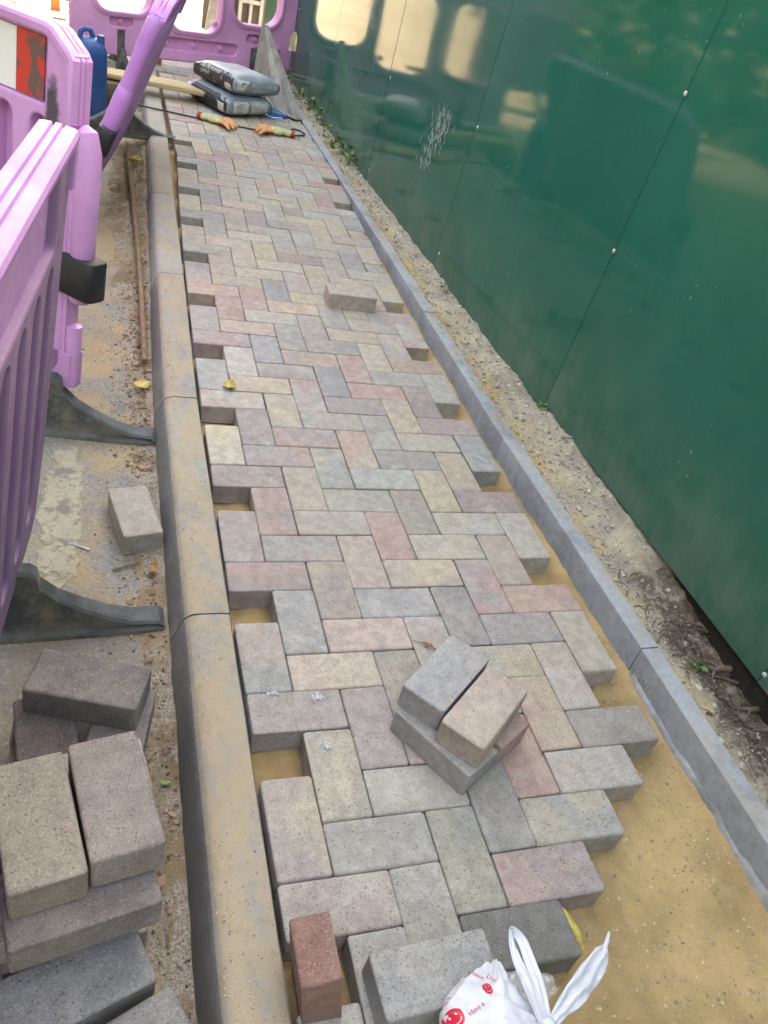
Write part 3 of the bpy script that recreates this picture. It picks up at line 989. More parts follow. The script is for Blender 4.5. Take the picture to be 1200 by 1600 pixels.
def barrier_slotted(label, O, d, up, L=1.2, mat=None, board_side=0, upper=True, clip=True, feet=(), group='purple plastic barriers', base=0.14, sleeve=False, cham=True):
    mat = mat or M['purple']
    pm = frame_matrix(O, d, up)
    root = bpy.data.objects.new('barrier', None); root.empty_display_size = 0.05
    COL.objects.link(root); root.matrix_world = pm
    tag(root, label, 'barrier', group)
    T = 0.05
    out = [(0.02, base), (L - 0.02, base), (L, base + 0.03), (L, 0.95), (L - 0.07, 0.99), (0.07, 0.99), (0.0, 0.95), (0.0, base + 0.03)]
    if not cham:
        out = [(0.01, base + 0.03), (0.05, base), (L, base), (L, 0.99), (-0.025, 0.99), (-0.025, 0.36)]
    holes = [rrect(0.085, 0.822, L - 0.085, 0.968, 0.012, 3)]
    x = 0.075
    while x < L - 0.12:
        holes.append(rrect(x, 0.225, x + 0.062, 0.795, 0.0305, 5)); x += 0.118
    plate('body', out, holes, T, M['purple_scorched'] if board_side else (M['purple_shaded'] if not upper else mat), root, 0.006, res=2)
    plate('recess_panel', rrect(0.08, 0.817, L - 0.08, 0.973, 0.01, 2), [], 0.018, mat, root, 0.002)
    # upright ribs set back in the slots, as thin webs
    plate('web', [(0.06, 0.215), (L - 0.06, 0.215), (L - 0.06, 0.805), (0.06, 0.805)], [], 0.007, mat, root, 0.001, y=-0.0185).data.materials[0] = mat
    # grooved top rail following the chamfered shoulders
    path = [(-0.004, 0.80), (-0.004, 0.94), (0.010, 0.958), (0.062, 0.994), (0.085, 1.0), (L * 0.5, 1.002), (L - 0.085, 1.0), (L - 0.062, 0.994), (L - 0.010, 0.958), (L + 0.004, 0.94), (L + 0.004, 0.80)]
    prof = [(-0.033, -0.024), (-0.035, -0.010), (-0.031, -0.002), (-0.024, 0.0), (-0.011, 0.001), (-0.009, -0.005), (-0.007, -0.0045), (-0.005, 0.0015), (0.005, 0.0015), (0.007, -0.0045), (0.009, -0.005), (0.011, 0.001), (0.024, 0.0), (0.031, -0.002), (0.035, -0.010), (0.033, -0.024)]
    vs = []; fs = []; m = len(prof)
    if not cham:
        path = [(-0.03, 0.90), (-0.03, 0.985), (-0.022, 1.0), (0.3, 1.002), (L * 0.5, 1.002), (L + 0.004, 1.0)]
    P = [Vector((a, 0, c)) for a, c in path]
    for i, q in enumerate(P):
        t = (P[min(i + 1, len(P) - 1)] - P[max(i - 1, 0)]).normalized()
        nrm = Vector((-t.z, 0, t.x))
        for (py, pn) in prof:
            vs.append(q + Vector((0, py, 0)) + nrm * pn)
    for i in range(len(P) - 1):
        for k in range(m):
            a, b_ = i * m + k, i * m + (k + 1) % m
            fs.append((a, b_, b_ + m, a + m))
    fs.append(tuple(reversed(range(m)))); fs.append(tuple((len(P) - 1) * m + k for k in range(m)))
    mbr = MB().add(vs, fs)
    mbr.obj('top_rail', mat, root, smooth=28)
    # hinge posts on the ends
    if upper:
        mbp = MB()
        if sleeve:
            mbp.tube([(-0.036, 0, 0.30), (-0.036, 0, 0.31), (-0.036, 0, 0.62), (-0.030, 0, 0.655), (-0.026, 0, 0.66)], [0.028, 0.032, 0.034, 0.030, 0.022], 16)
            mbp.tube([(-0.031, 0, 0.62), (-0.031, 0, 0.90), (-0.031, 0, 0.905)], [0.029, 0.029, 0.020], 14)
            mbp.tube([(-0.030, 0, 0.835), (-0.030, 0, 0.84), (-0.030, 0, 0.93), (-0.026, 0, 0.94)], [0.028, 0.030, 0.030, 0.022], 14)
        else: mbp.tube([(-0.036, 0, 0.365), (-0.036, 0, 0.372), (-0.036, 0, 0.70), (-0.034, 0, 0.745), (-0.026, 0, 0.79), (-0.016, 0, 0.80)], [0.026, 0.030, 0.032, 0.032, 0.026, 0.012], 16)
        mbp.box((-0.012, 0, 0.56), (0.05, 0.040, 0.38))
        mbp.obj('hinge_post', mat, root, smooth=40)
        mbp = MB()
        mbp.tube([(-0.022, 0, base - 0.03), (-0.022, 0, base - 0.022), (-0.022, 0, 0.285), (-0.022, 0, 0.29)], [0.019, 0.0215, 0.0215, 0.0205], 14)
        mbp.box((-0.004, 0, base + 0.02), (0.06, 0.05, 0.10))
        mbp.box((0.008, 0, 0.30), (0.04, 0.044, 0.26))
        mbp.obj('hinge_pin', mat, root, smooth=40)
    else:
        mbp = MB()
        mbp.tube([(-0.012, 0, 0.30), (-0.012, 0, 0.305), (-0.012, 0, 0.335), (-0.012, 0, 0.34)], [0.018, 0.022, 0.022, 0.018], 12)
        mbp.obj('hinge_nub', mat, root, smooth=40)
    if clip:
        holes_c = []
        cu = rrect(-0.098, -0.036, 0.030, 0.036, 0.022, 4)
        mbc = MB()
        inner = [(-0.036 + 0.031 * cos(a * pi / 8), 0.031 * sin(a * pi / 8)) for a in range(16)]
        mbc.prism(cu, 0.385, 0.49)
        oc = mbc.obj('clip', M['blackplastic'], root, smooth=40)
        bevel_mesh(oc.data, 0.003, 1, 50)
    # reflective boards
    if board_side:
        yb = board_side * 0.0125
        xs = [0.177, 0.273]
        for (a, b_, k) in ((0.102, 0.192, 'red'), (0.193, L - 0.193, 'white'), (L - 0.192, L - 0.102, 'red')):
            ob = MB().box(((a + b_) / 2, yb, 0.895), (b_ - a, 0.004, 0.138)).obj('reflective_board', M[k], root)
            ob['label'] = k + ' reflective board' + (' smudged with black' if k == 'red' else '')
    for loc, yaw in feet:
        add_foot(root, Vector(loc), yaw, pm)
    return root

# near barrier, leaning in over the gutter: its far end is the one in view
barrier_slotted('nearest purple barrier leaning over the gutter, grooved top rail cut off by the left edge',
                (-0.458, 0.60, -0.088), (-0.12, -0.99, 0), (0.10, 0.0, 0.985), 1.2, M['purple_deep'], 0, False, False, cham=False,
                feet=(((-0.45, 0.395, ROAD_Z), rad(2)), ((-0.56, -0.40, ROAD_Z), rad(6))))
# second barrier, swung away from the kerb, with the red and white board
barrier_slotted('purple barrier carrying a smudged red and white board, set askew behind the nearest one',
                (-0.383, 1.215, -0.065), (-0.72, 0.69, 0), (0, 0.115, 1), 1.2, M['purple'], 1, True, True,
                feet=(((-0.43, 1.19, ROAD_Z), rad(-8)), ((-1.02, 1.98, ROAD_Z), rad(40))))
# third barrier, seen end on, tipped over to the right
barrier_slotted('purple barrier seen end on and tipped steeply to the right over the far kerb',
                (-0.420, 2.80, -0.11), (0.165, 0.985, 0), (0.355, -0.06, 0.93), 1.2, M['purple_mid'], 0, True, True,
                feet=(((-0.185, 4.02, -0.03), rad(4)),), sleeve=True)

def barrier_windowed():
    P0 = Vector((-0.127, 5.698, 0.0)); P1 = Vector((1.069, 6.196, 0.0))
    d = (P1 - P0).normalized()
    pm = frame_matrix(P0, d, (0, 0, 1))
    root = bpy.data.objects.new('barrier', None); root.empty_display_size = 0.05
    COL.objects.link(root); root.matrix_world = pm
    tag(root, 'pink purple barrier with three big rounded windows closing off the far end of the path', 'barrier', 'purple plastic barriers')
    mat = M['pink']
    out = [(-0.345, 0.05), (1.29, 0.05), (1.318, 0.08), (1.318, 0.20), (1.318, 0.30), (1.335, 0.335), (1.42, 0.335), (1.432, 0.345), (1.432, 0.88), (1.40, 0.90), (1.34, 0.91), (1.29, 0.99), (-0.30, 0.99), (-0.38, 0.93), (-0.38, 0.09)]
    wins = [rrect(-0.23, 0.31, 0.165, 0.82, 0.10, 7), rrect(0.30, 0.245, 0.705, 0.82, 0.11, 7), rrect(0.79, 0.335, 1.21, 0.82, 0.13, 7)]
    slots = [rrect(-0.125, 0.222, 0.045, 0.286, 0.03, 5), rrect(0.935, 0.213, 1.105, 0.277, 0.03, 5), rrect(0.17, 0.118, 0.87, 0.197, 0.03, 5)]
    sock = [[(-0.065, 0.052), (-0.015, 0.052), (-0.015, 0.205), (-0.065, 0.205)], [(0.985, 0.052), (1.04, 0.052), (1.04, 0.185), (0.985, 0.185)]]
    gap = [rrect(1.375, 0.37, 1.385, 0.86, 0.004, 2)]
    plate('body', out, wins + slots + sock + gap, 0.055, mat, root, 0.006, res=2)
    for w in ((-0.23, 0.31, 0.165, 0.82, 0.10), (0.30, 0.245, 0.705, 0.82, 0.11), (0.79, 0.335, 1.21, 0.82, 0.13)):
        x0, z0, x1, z1, r = w
        plate('window_rim', rrect(x0 - 0.028, z0 - 0.028, x1 + 0.028, z1 + 0.028, r + 0.02, 8), [rrect(x0, z0, x1, z1, r, 8)], 0.072, mat, root, 0.006, res=2)
        plate('window_rim', rrect(x0 - 0.014, z0 - 0.014, x1 + 0.014, z1 + 0.014, r + 0.01, 8), [rrect(x0 + 0.004, z0 + 0.004, x1 - 0.004, z1 - 0.004, r, 8)], 0.084, mat, root, 0.004, res=1)
    for s in slots:
        xs = [q[0] for q in s]; zs = [q[1] for q in s]
        plate('recess_panel', rrect(min(xs) - 0.006, min(zs) - 0.006, max(xs) + 0.006, max(zs) + 0.006, 0.03, 4), [], 0.012, mat, root, 0.002, y=0.012)
    for cx, cz in ((-0.04, 0.254), (1.02, 0.245), (0.30, 0.158), (0.52, 0.158), (0.74, 0.158)):
        MB().tube([(cx, 0.008, cz), (cx, -0.004, cz), (cx, -0.012, cz)], [0.026, 0.021, 0.014], 12).obj('boss', mat, root, smooth=40)
    MB().tube([(1.205, -0.026, 0.20), (1.205, -0.045, 0.20), (1.205, -0.052, 0.20)], [0.026, 0.024, 0.014], 12).obj('boss', mat, root, smooth=40)
    MB().tube([(0.655, -0.03, 0.315), (0.655, -0.05, 0.315)], [0.022, 0.018], 12).obj('boss', mat, root, smooth=40)
    plate('hinge_tab', [(1.318, 0.062), (1.375, 0.062), (1.383, 0.07), (1.383, 0.195), (1.318, 0.20)], [], 0.04, mat, root, 0.004)
    for fx, top in ((-0.04, 0.20), (1.0125, 0.18)):
        m2 = MB().box((fx, -0.004, top / 2 + 0.02), (0.046, 0.05, top - 0.04)).obj('foot_upright', M['rubber'], root)
        wl = pm @ Vector((fx, 0, -0.0))
        yaw = math.atan2(d.y, d.x) + pi / 2 + (0.25 if fx < 0.5 else 0)
        f = add_foot(root, Vector((wl.x, wl.y, -0.09 if fx < 0.5 else 0.0)), yaw, pm)
    return root
barrier_windowed()

# a slice of one more barrier out on the road beyond
barrier_slotted('dark purple barrier end standing far out on the road beyond the red and white board',
                (-0.86, 7.3, -0.10), (-0.97, 0.24, 0), (0, 0, 1), 1.2, M['purple'], 0, False, False,
                feet=(((-1.05, 7.35, ROAD_Z), rad(80)), ((-1.8, 7.5, ROAD_Z), rad(80))))

# ------------------------------------------------------------------ loose pavers
def loose(label, c, yaw, key, rx=0.0, ry=0.0, group=None, rot=None, k=0):
    o = bpy.data.objects.new('paver_block', PM[k % 5])
    link(o, None, c, rot or (rx, ry, yaw))
    set_col(o, key, random, 0.03)
    o.color[3] = min(o.color[3], 0.45)
    if key == 'B': o.color = (0.33, 0.34, 0.335, 0.4) if c[1] > -0.3 else (0.275, 0.285, 0.285, 0.4)
    return tag(o, label, 'paver', group)
G1 = 'pavers piled on the laid paving'
loose('grey green paver at the bottom front of the small pile on the paving', (0.373, -0.070, 0.0312), rad(-58), 'G', group=G1, k=0)
loose('dark reddish paver mostly hidden under the right side of the pile on the paving', (0.468, -0.012, 0.0312), rad(-59), 'P', group=G1, k=1)
loose('blue grey paver on the small pile on the paving, left of the pink one', (0.392, 0.030, 0.0920), rad(40.4), 'B', group=G1, k=2)
loose('buff pink paver on the small pile on the paving, right of the blue one', (0.444, -0.062, 0.0920), rad(40.5), 'T', group=G1, k=3)
loose('single tan paver lying square on the laid paving near the blue edging', (0.668, 2.030, 0.0312), rad(-3), 'T', k=4)
loose('lone pinkish grey paver lying on the road beside the kerb', (-0.195, 0.740, -0.066), rad(100.8), 'X', k=1)
loose('red brown paver standing on end in the gap beside the kerb', (0.0275, -0.468, 0.0405), 0, 'R', rot=(0, rad(-100), 0), k=2)
loose('blue grey paver lying loose across the unfinished course beside the carrier bag', (0.211, -0.502, 0.0312), rad(2.5), 'B', rx=rad(2.0), k=3)
G2 = 'pavers piled on the road by the kerb'
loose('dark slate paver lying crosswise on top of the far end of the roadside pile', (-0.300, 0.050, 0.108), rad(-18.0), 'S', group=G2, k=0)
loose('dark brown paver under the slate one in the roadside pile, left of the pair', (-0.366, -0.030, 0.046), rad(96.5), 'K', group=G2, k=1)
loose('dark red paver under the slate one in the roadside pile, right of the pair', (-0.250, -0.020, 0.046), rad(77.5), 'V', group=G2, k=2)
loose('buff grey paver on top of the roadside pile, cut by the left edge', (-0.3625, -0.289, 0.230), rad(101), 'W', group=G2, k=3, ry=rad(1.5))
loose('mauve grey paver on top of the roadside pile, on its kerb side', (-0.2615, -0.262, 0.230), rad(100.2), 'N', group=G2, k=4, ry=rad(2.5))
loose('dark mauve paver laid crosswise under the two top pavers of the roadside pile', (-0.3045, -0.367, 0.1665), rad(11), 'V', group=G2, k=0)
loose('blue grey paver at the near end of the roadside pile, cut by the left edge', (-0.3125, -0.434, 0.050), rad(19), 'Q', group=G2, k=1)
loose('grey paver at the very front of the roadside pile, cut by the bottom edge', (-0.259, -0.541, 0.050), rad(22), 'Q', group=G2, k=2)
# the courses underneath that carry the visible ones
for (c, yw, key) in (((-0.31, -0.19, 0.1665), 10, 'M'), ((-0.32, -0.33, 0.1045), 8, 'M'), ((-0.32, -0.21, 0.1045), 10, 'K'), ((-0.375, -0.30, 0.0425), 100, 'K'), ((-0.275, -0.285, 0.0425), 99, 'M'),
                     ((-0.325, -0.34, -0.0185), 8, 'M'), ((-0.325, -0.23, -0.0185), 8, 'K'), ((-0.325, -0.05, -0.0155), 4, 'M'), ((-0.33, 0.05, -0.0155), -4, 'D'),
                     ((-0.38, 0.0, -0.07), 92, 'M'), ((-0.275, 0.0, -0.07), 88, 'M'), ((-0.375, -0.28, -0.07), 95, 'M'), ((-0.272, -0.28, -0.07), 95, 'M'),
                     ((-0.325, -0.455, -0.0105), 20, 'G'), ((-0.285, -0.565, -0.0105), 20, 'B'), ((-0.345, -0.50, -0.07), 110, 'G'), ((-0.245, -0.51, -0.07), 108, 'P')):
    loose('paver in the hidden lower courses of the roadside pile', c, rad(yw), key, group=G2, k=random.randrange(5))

# ------------------------------------------------------------------ things at the far end of the path
# timber plank on two blocks
pl = empty('plank', 'pale new timber plank laid across small blocks behind the cement bags', 'plank', (0.02, 4.93, 0.075), (0, 0, rad(-4)))
me = MB().box((0, 0, 0), (0.66, 0.17, 0.028)).mesh('board'); bevel_mesh(me, 0.002, 1); me.materials.append(M['timber']); link(bpy.data.objects.new('board', me), pl)
me = MB().box((-0.10, -0.05, -0.045), (0.03, 0.05, 0.058)).mesh('bearer'); me.materials.append(M['timber']); link(bpy.data.objects.new('bearer', me), pl)
bl = MB().box((-0.235, 4.885, -0.02), (0.14, 0.20, 0.14)).obj('timber_block', M['timber_old'])
bevel_mesh(bl.data, 0.004, 1); tag(bl, 'dark old timber block under the left end of the pale plank', 'block')

# leaning triangular offcut of grey board
P = [Vector((0.955, 4.86, 0.012)), Vector((1.005, 4.90, 0.012)), Vector((0.865, 5.84, 0.385)), Vector((0.835, 5.84, 0.385)), Vector((0.795, 5.76, 0.05)), Vector((0.84, 5.02, 0.012))]
nrm = (P[2] - P[0]).cross(P[4] - P[0]).normalized() * 0.02
vs = [p for p in P] + [p + nrm for p in P]
k = len(P)
fs = [tuple(range(k)), tuple(k + i for i in reversed(range(k)))] + [((i + 1) % k, i, k + i, k + (i + 1) % k) for i in range(k)]
ob = MB().add(vs, fs).obj('board_offcut', M['ply'])
bm = bmesh.new(); bm.from_mesh(ob.data); bmesh.ops.recalc_face_normals(bm, faces=bm.faces); bm.to_mesh(ob.data); bm.free()
tag(ob, 'weathered grey tapering board leaning back against the far barrier beside the hoarding', 'board')

def bvh_of(o):
    me = o.data
    return BVHTree.FromPolygons([v.co.copy() for v in me.vertices], [tuple(p.vertices) for p in me.polygons])

def text_mesh(s, size, bold=0.0):
    cu = bpy.data.curves.new('lettering', 'FONT'); cu.body = s; cu.size = size; cu.align_x = 'CENTER'; cu.align_y = 'CENTER'; cu.offset = bold; cu.resolution_u = 2
    t = bpy.data.objects.new('lettering', cu); COL.objects.link(t)
    me = bpy.data.meshes.new_from_object(t.evaluated_get(bpy.context.evaluated_depsgraph_get()))
    bpy.data.objects.remove(t); bpy.data.curves.remove(cu)
    return me

def project(me, frame, direction, tree, off=0.0012, name='lettering', mat=None, parent=None, subdiv=0):
    """lay a flat mesh (its XY plane) through `frame` onto a surface, both in the parent's space"""
    bm = bmesh.new(); bm.from_mesh(me)
    bmesh.ops.triangulate(bm, faces=bm.faces)
    if subdiv: bmesh.ops.subdivide_edges(bm, edges=bm.edges, cuts=subdiv, use_grid_fill=True)
    d = Vector(direction).normalized()
    bad = []
    for v in bm.verts:
        q = frame @ v.co
        hit = tree.ray_cast(q - d * 0.5, d)
        if hit[0] is None: bad.append(v); continue
        v.co = hit[0] - d * off
    if bad: bmesh.ops.delete(bm, geom=bad, context='VERTS')
    bm.to_mesh(me); bm.free()
    me.materials.clear(); me.materials.append(mat)
    return link(bpy.data.objects.new(name, me), parent)

def quad_mesh(w, h, n=8):
    mb = MB()
    for j in range(n + 1):
        for i in range(n + 1):
            mb.v.append((-w / 2 + w * i / n, -h / 2 + h * j / n, 0))
    for j in range(n):
        for i in range(n):
            a = j * (n + 1) + i
            mb.f.append((a, a + 1, a + n + 2, a + n + 1))
    return mb.mesh('print')

def cement_bag(label, loc, yaw, seed, tilt_=(0, 0)):
    """x runs along the pale flank, y along the dark flank"""
    root = empty('cement_bag', label, 'cement bag', loc, (tilt_[0], tilt_[1], yaw), 'cement bags at the end of the path')
    W, L, H = 0.37, 0.47, 0.125
    bm = bmesh.new(); bmesh.ops.create_cube(bm, size=2.0)
    bmesh.ops.subdivide_edges(bm, edges=bm.edges, cuts=13, use_grid_fill=True)
    for v in bm.verts:
        x, y, z = v.co
        # pillow: thick in the middle, drawn in at the four corners
        ed = (1 - abs(x) ** 5) * (1 - abs(y) ** 5)
        zz = z * (0.56 + 0.44 * ed ** 0.6)
        sx = 1 - 0.05 * abs(z) ** 3 - 0.02 * y * y; sy = 1 - 0.05 * abs(z) ** 3 - 0.02 * x * x
        p = Vector((x * W / 2 * sx, y * L / 2 * sy, zz * H / 2))
        cr = 0.007 * fbm(p.x + seed, p.y * 1.3, p.z + seed, 9, 4) + 0.0035 * fbm(p.x * 2 + seed, p.y + p.z, seed, 30, 3)
        p += p.normalized() * cr
        p.z = max(p.z, -H / 2 * 0.93) if z < 0 else p.z
        v.co = p
    me = bpy.data.meshes.new('sack'); bm.to_mesh(me); bm.free(); me.shade_smooth(); me.materials.append(M['cement'])
    o = link(bpy.data.objects.new('sack', me), root)
    tree = bvh_of(o)
    # left flank (-x side): dark printed end; front flank (-y side): grey with pale labels
    fx = Matrix(((0, 0, 1, -W / 2), (-1, 0, 0, 0), (0, 1, 0, 0), (0, 0, 0, 1)))
    fy = Matrix(((1, 0, 0, 0), (0, 0, 1, -L / 2), (0, 1, 0, 0), (0, 0, 0, 1)))
    project(quad_mesh(L * 0.93, H * 0.84, 12), fx, (1, 0, 0), tree, 0.001, 'dark_print', M['black_print'], root)
    return root, tree, fx, fy, W, L, H
r1, t1, fx, fy, W, L, H = cement_bag('dusty grey cement bag at the bottom of the stack, two pale labels on its side', (0.500, 4.915, 0.063), rad(31), 1.0)
for (x, w) in ((-0.075, 0.115), (0.075, 0.125)):
    project(quad_mesh(w, 0.068, 8), Matrix.Translation((x, 0, 0.002)) @ fy, (0, 1, 0), t1, 0.001, 'label_print', M['white_print'], r1)
rs = random.Random(4)
for x0, w in ((-0.075, 0.105), (0.075, 0.115)):
    for k in range(5):
        project(quad_mesh(w * rs.uniform(0.5, 0.9), 0.0042, 6), Matrix.Translation((x0 - 0.006, 0, 0.028 - 0.0125 * k)) @ fy, (0, 1, 0), t1, 0.0022, 'small_print', M['grey_print'], r1)
project(text_mesh('CEMENT', 0.036), Matrix.Translation((0, 0.06, 0.012)) @ fx, (1, 0, 0), t1, 0.0025, 'lettering', M['grey_print'], r1, 1)
project(quad_mesh(0.055, 0.05, 5), Matrix.Translation((0, -0.165, -0.008)) @ fx, (1, 0, 0), t1, 0.0022, 'label_print', M['white_print'], r1)
project(quad_mesh(0.05, 0.05, 5), Matrix.Translation((0, 0.185, 0.015)) @ fx, (1, 0, 0), t1, 0.0022, 'label_print', M['white_print'], r1)
r2, t2, fx, fy, W, L, H = cement_bag('grey blue cement bag on top of the stack, white print on its dark end', (0.548, 4.955, 0.175), rad(28), 5.0, (rad(-2), rad(2)))
project(text_mesh('GENERAL PURPOSE', 0.026), Matrix.Translation((0, 0.045, 0.036)) @ fx, (1, 0, 0), t2, 0.0025, 'lettering', M['white_print'], r2, 1)
project(text_mesh('CEMENT', 0.028), Matrix.Translation((0, 0.085, 0.010)) @ fx, (1, 0, 0), t2, 0.0025, 'lettering', M['white_print'], r2, 1)
project(quad_mesh(0.06, 0.042, 5), Matrix.Translation((0, -0.165, -0.02)) @ fx, (1, 0, 0), t2, 0.0022, 'label_print', M['white_print'], r2)
tri = MB().add([(-0.055, 0.03, 0), (-0.055, -0.03, 0), (0.0, -0.03, 0), (0.045, 0.028, 0)], [(0, 1, 2, 3)]).mesh('print')
project(tri, Matrix.Translation((-0.105, 0, 0.005)) @ fy, (0, 1, 0), t2, 0.002, 'label_print', M['white_print'], r2, 3)
project(text_mesh('MULTIPURPOSE', 0.030), Matrix.Translation((0.055, 0, 0.008)) @ fy, (0, 1, 0), t2, 0.002, 'lettering', M['white_print'], r2, 1)
project(text_mesh('CEMENT', 0.030), Matrix.Translation((0.02, 0, -0.022)) @ fy, (0, 1, 0), t2, 0.002, 'lettering', M['white_print'], r2, 1)
# a small trowel sign on the pale label
project(quad_mesh(0.034, 0.005, 4), Matrix.Translation((-0.108, 0, 0.016)) @ fy, (0, 1, 0), t2, 0.003, 'emblem', M['black_print'], r2)
project(quad_mesh(0.006, 0.022, 4), Matrix.Translation((-0.122, 0, 0.006)) @ fy, (0, 1, 0), t2, 0.003, 'emblem', M['black_print'], r2)

# drink bottle beside the bags
bt = empty('drink_bottle', 'blue clear plastic drink bottle lying on its side against the cement bags', 'bottle', (0.775, 4.86, 0.034), (0, 0, rad(-38)))
def lathe_x(prof, n=16):
    mb = MB()
    mb.tube([(x, 0, 0) for x, r in prof], [r for x, r in prof], n, True)
    return mb
lathe_x([(-0.12, 0.02), (-0.115, 0.03), (-0.02, 0.032), (-0.015, 0.029), (0.0, 0.032), (0.03, 0.031), (0.07, 0.020), (0.092, 0.0125), (0.10, 0.0125)]).obj('body', M['bluebottle'], bt, smooth=50)
lathe_x([(0.098, 0.0155), (0.10, 0.0165), (0.118, 0.0165), (0.121, 0.014)]).obj('cap', M['bluecap'], bt, smooth=40)

# hooked steel bar
pts = [(-0.10, 4.57, 0.008), (0.26, 4.50, 0.008), (0.62, 4.445, 0.008), (0.88, 4.47, 0.008), (0.935, 4.50, 0.008), (0.955, 4.545, 0.009), (0.935, 4.60, 0.010), (0.90, 4.615, 0.010), (0.875, 4.60, 0.010)]
o = MB().tube(pts, 0.005, 8).obj('hooked_bar', M['rust'], smooth=50)
tag(o, 'thin dark steel bar with a hooked end lying across the path under the gloves', 'bar')

def glove(label, loc, yaw, mirror=1, seed=0):
    root = empty('work_glove', label, 'glove', loc, (0, 0, yaw), 'orange and yellow work gloves')
    root.scale = (1.12, 1.2, 0.6)
    def blob(parts, name, mat, vox):
        mb = MB()
        for pts, rads in parts: mb.tube(pts, rads, 10)
        me = mb.mesh(name)
        t = bpy.data.objects.new(name, me); COL.objects.link(t)
        md = t.modifiers.new('r', 'REMESH'); md.mode = 'VOXEL'; md.voxel_size = vox; md.use_smooth_shade = True
        sm = t.modifiers.new('s', 'SMOOTH'); sm.iterations = 6; sm.factor = 0.5
        me2 = bpy.data.meshes.new_from_object(t.evaluated_get(bpy.context.evaluated_depsgraph_get()))
        bpy.data.objects.remove(t)
        me2.shade_smooth(); me2.materials.clear(); me2.materials.append(mat); me2.name = name
        return link(bpy.data.objects.new(name, me2), root)
    m = mirror
    back = [([(-0.075, 0.004, 0.020), (-0.04, -0.003, 0.024), (0.0, 0.004 * m, 0.028), (0.04, 0.004 * m, 0.026)], [0.030, 0.031, 0.036, 0.034]),
            ([(-0.02, 0.026 * m, 0.024), (0.04, 0.03 * m, 0.023)], [0.022, 0.019]), ([(-0.02, -0.026 * m, 0.024), (0.04, -0.028 * m, 0.022)], [0.022, 0.019])]
    blob(back, 'knit_back', M['glove_knit'], 0.006)
    fing = []
    for k, (y, Lf, bend) in enumerate(((-0.040, 0.075, 0.004), (-0.014, 0.092, 0.012), (0.014, 0.100, 0.004), (0.040, 0.085, 0.010))):
        y *= m
        fing.append(([(0.03, y * 0.85, 0.024), (0.03 + Lf * 0.45, y * 1.15 - 0.012 * m, 0.032 + bend), (0.03 + Lf * 0.8, y * 1.35 - 0.034 * m, 0.026 + bend), (0.03 + Lf * 1.0, y * 1.45 - 0.055 * m, 0.014)], [0.0145, 0.0145, 0.0135, 0.0105]))
    fing.append(([(-0.02, 0.034 * m, 0.018), (0.008, 0.062 * m, 0.018), (0.035, 0.076 * m, 0.014)], [0.016, 0.014, 0.011]))
    fing.append(([(-0.02, 0, 0.012), (0.05, 0, 0.012)], [0.033, 0.036]))
    blob(fing, 'coated_fingers', M['glove_orange'], 0.0045)
    MB().tube([(-0.092, 0, 0.026), (-0.082, 0, 0.026), (-0.074, 0, 0.026)], [0.033, 0.0335, 0.031], 14).obj('cuff', M['glove_cuff'], root, smooth=60)
    return root
glove('orange fingered work glove lying on the bar in front of the cement bags', (0.375, 4.485, 0.006), rad(-18), 1)
glove('orange fingered work glove lying near the hook of the bar beside the edging', (0.765, 4.455, 0.006), rad(172), -1)

# blue jerry can standing behind the second barrier
jc = empty('jerry_can', 'tall blue plastic jerry can standing behind the barrier with the red and white board', 'jerry can', (-0.345, 4.60, -0.10), (0, 0, rad(20)))
jc.scale = (0.8, 0.8, 0.82)
mb = MB()
rings = [(0.0, 0.92), (0.012, 1.0), (0.20, 1.0), (0.21, 0.985), (0.23, 0.985), (0.24, 1.0), (0.42, 1.0), (0.46, 0.93), (0.49, 0.74), (0.505, 0.5), (0.508, 0.2)]
for z, s in rings:
    mb.v += [(x * s, y * s, z) for x, y in rrect(-0.10, -0.12, 0.10, 0.12, 0.055, 5)]
nn = 24
for i in range(len(rings) - 1):
    for k in range(nn):
        mb.f.append((i * nn + k, i * nn + (k + 1) % nn, (i + 1) * nn + (k + 1) % nn, (i + 1) * nn + k))
mb.f.append(tuple(reversed(range(nn)))); mb.f.append(tuple((len(rings) - 1) * nn + k for k in range(nn)))
mb.obj('body', M['blue'], jc, smooth=50)
MB().tube([(-0.07, 0.02, 0.47), (-0.06, 0.02, 0.535), (-0.03, 0.02, 0.555), (0.01, 0.02, 0.55), (0.03, 0.02, 0.505)], [0.018, 0.018, 0.017, 0.018, 0.02], 12).obj('handle', M['blue'], jc, smooth=50)
MB().tube([(0.055, -0.06, 0.48), (0.055, -0.06, 0.535), (0.055, -0.06, 0.54)], [0.027, 0.027, 0.022], 16).obj('cap', M['blue'], jc, smooth=40)

# brown lath along the gutter
pts = []
for k in range(24):
    t = k / 23; y = 1.58 + 2.35 * t
    pts.append((-0.140 + 0.006 * sin(t * 5) + 0.004 * t, y, -0.071 + 0.022 * min(1, t * 1.6)))
o = MB().tube(pts, [0.0092 + 0.0007 * (k % 2) for k in range(24)], 8).obj('brown_lath', M['pipe'], smooth=40)
tag(o, 'long thin brown rod lying in the gutter along the foot of the kerb', 'rod')

# brown peg under the far barrier
o = MB().box((0.115, 5.86, -0.03), (0.035, 0.035, 0.17)).obj('timber_peg', M['orange']); tag(o, 'short brown timber peg standing under the far windowed barrier', 'peg')
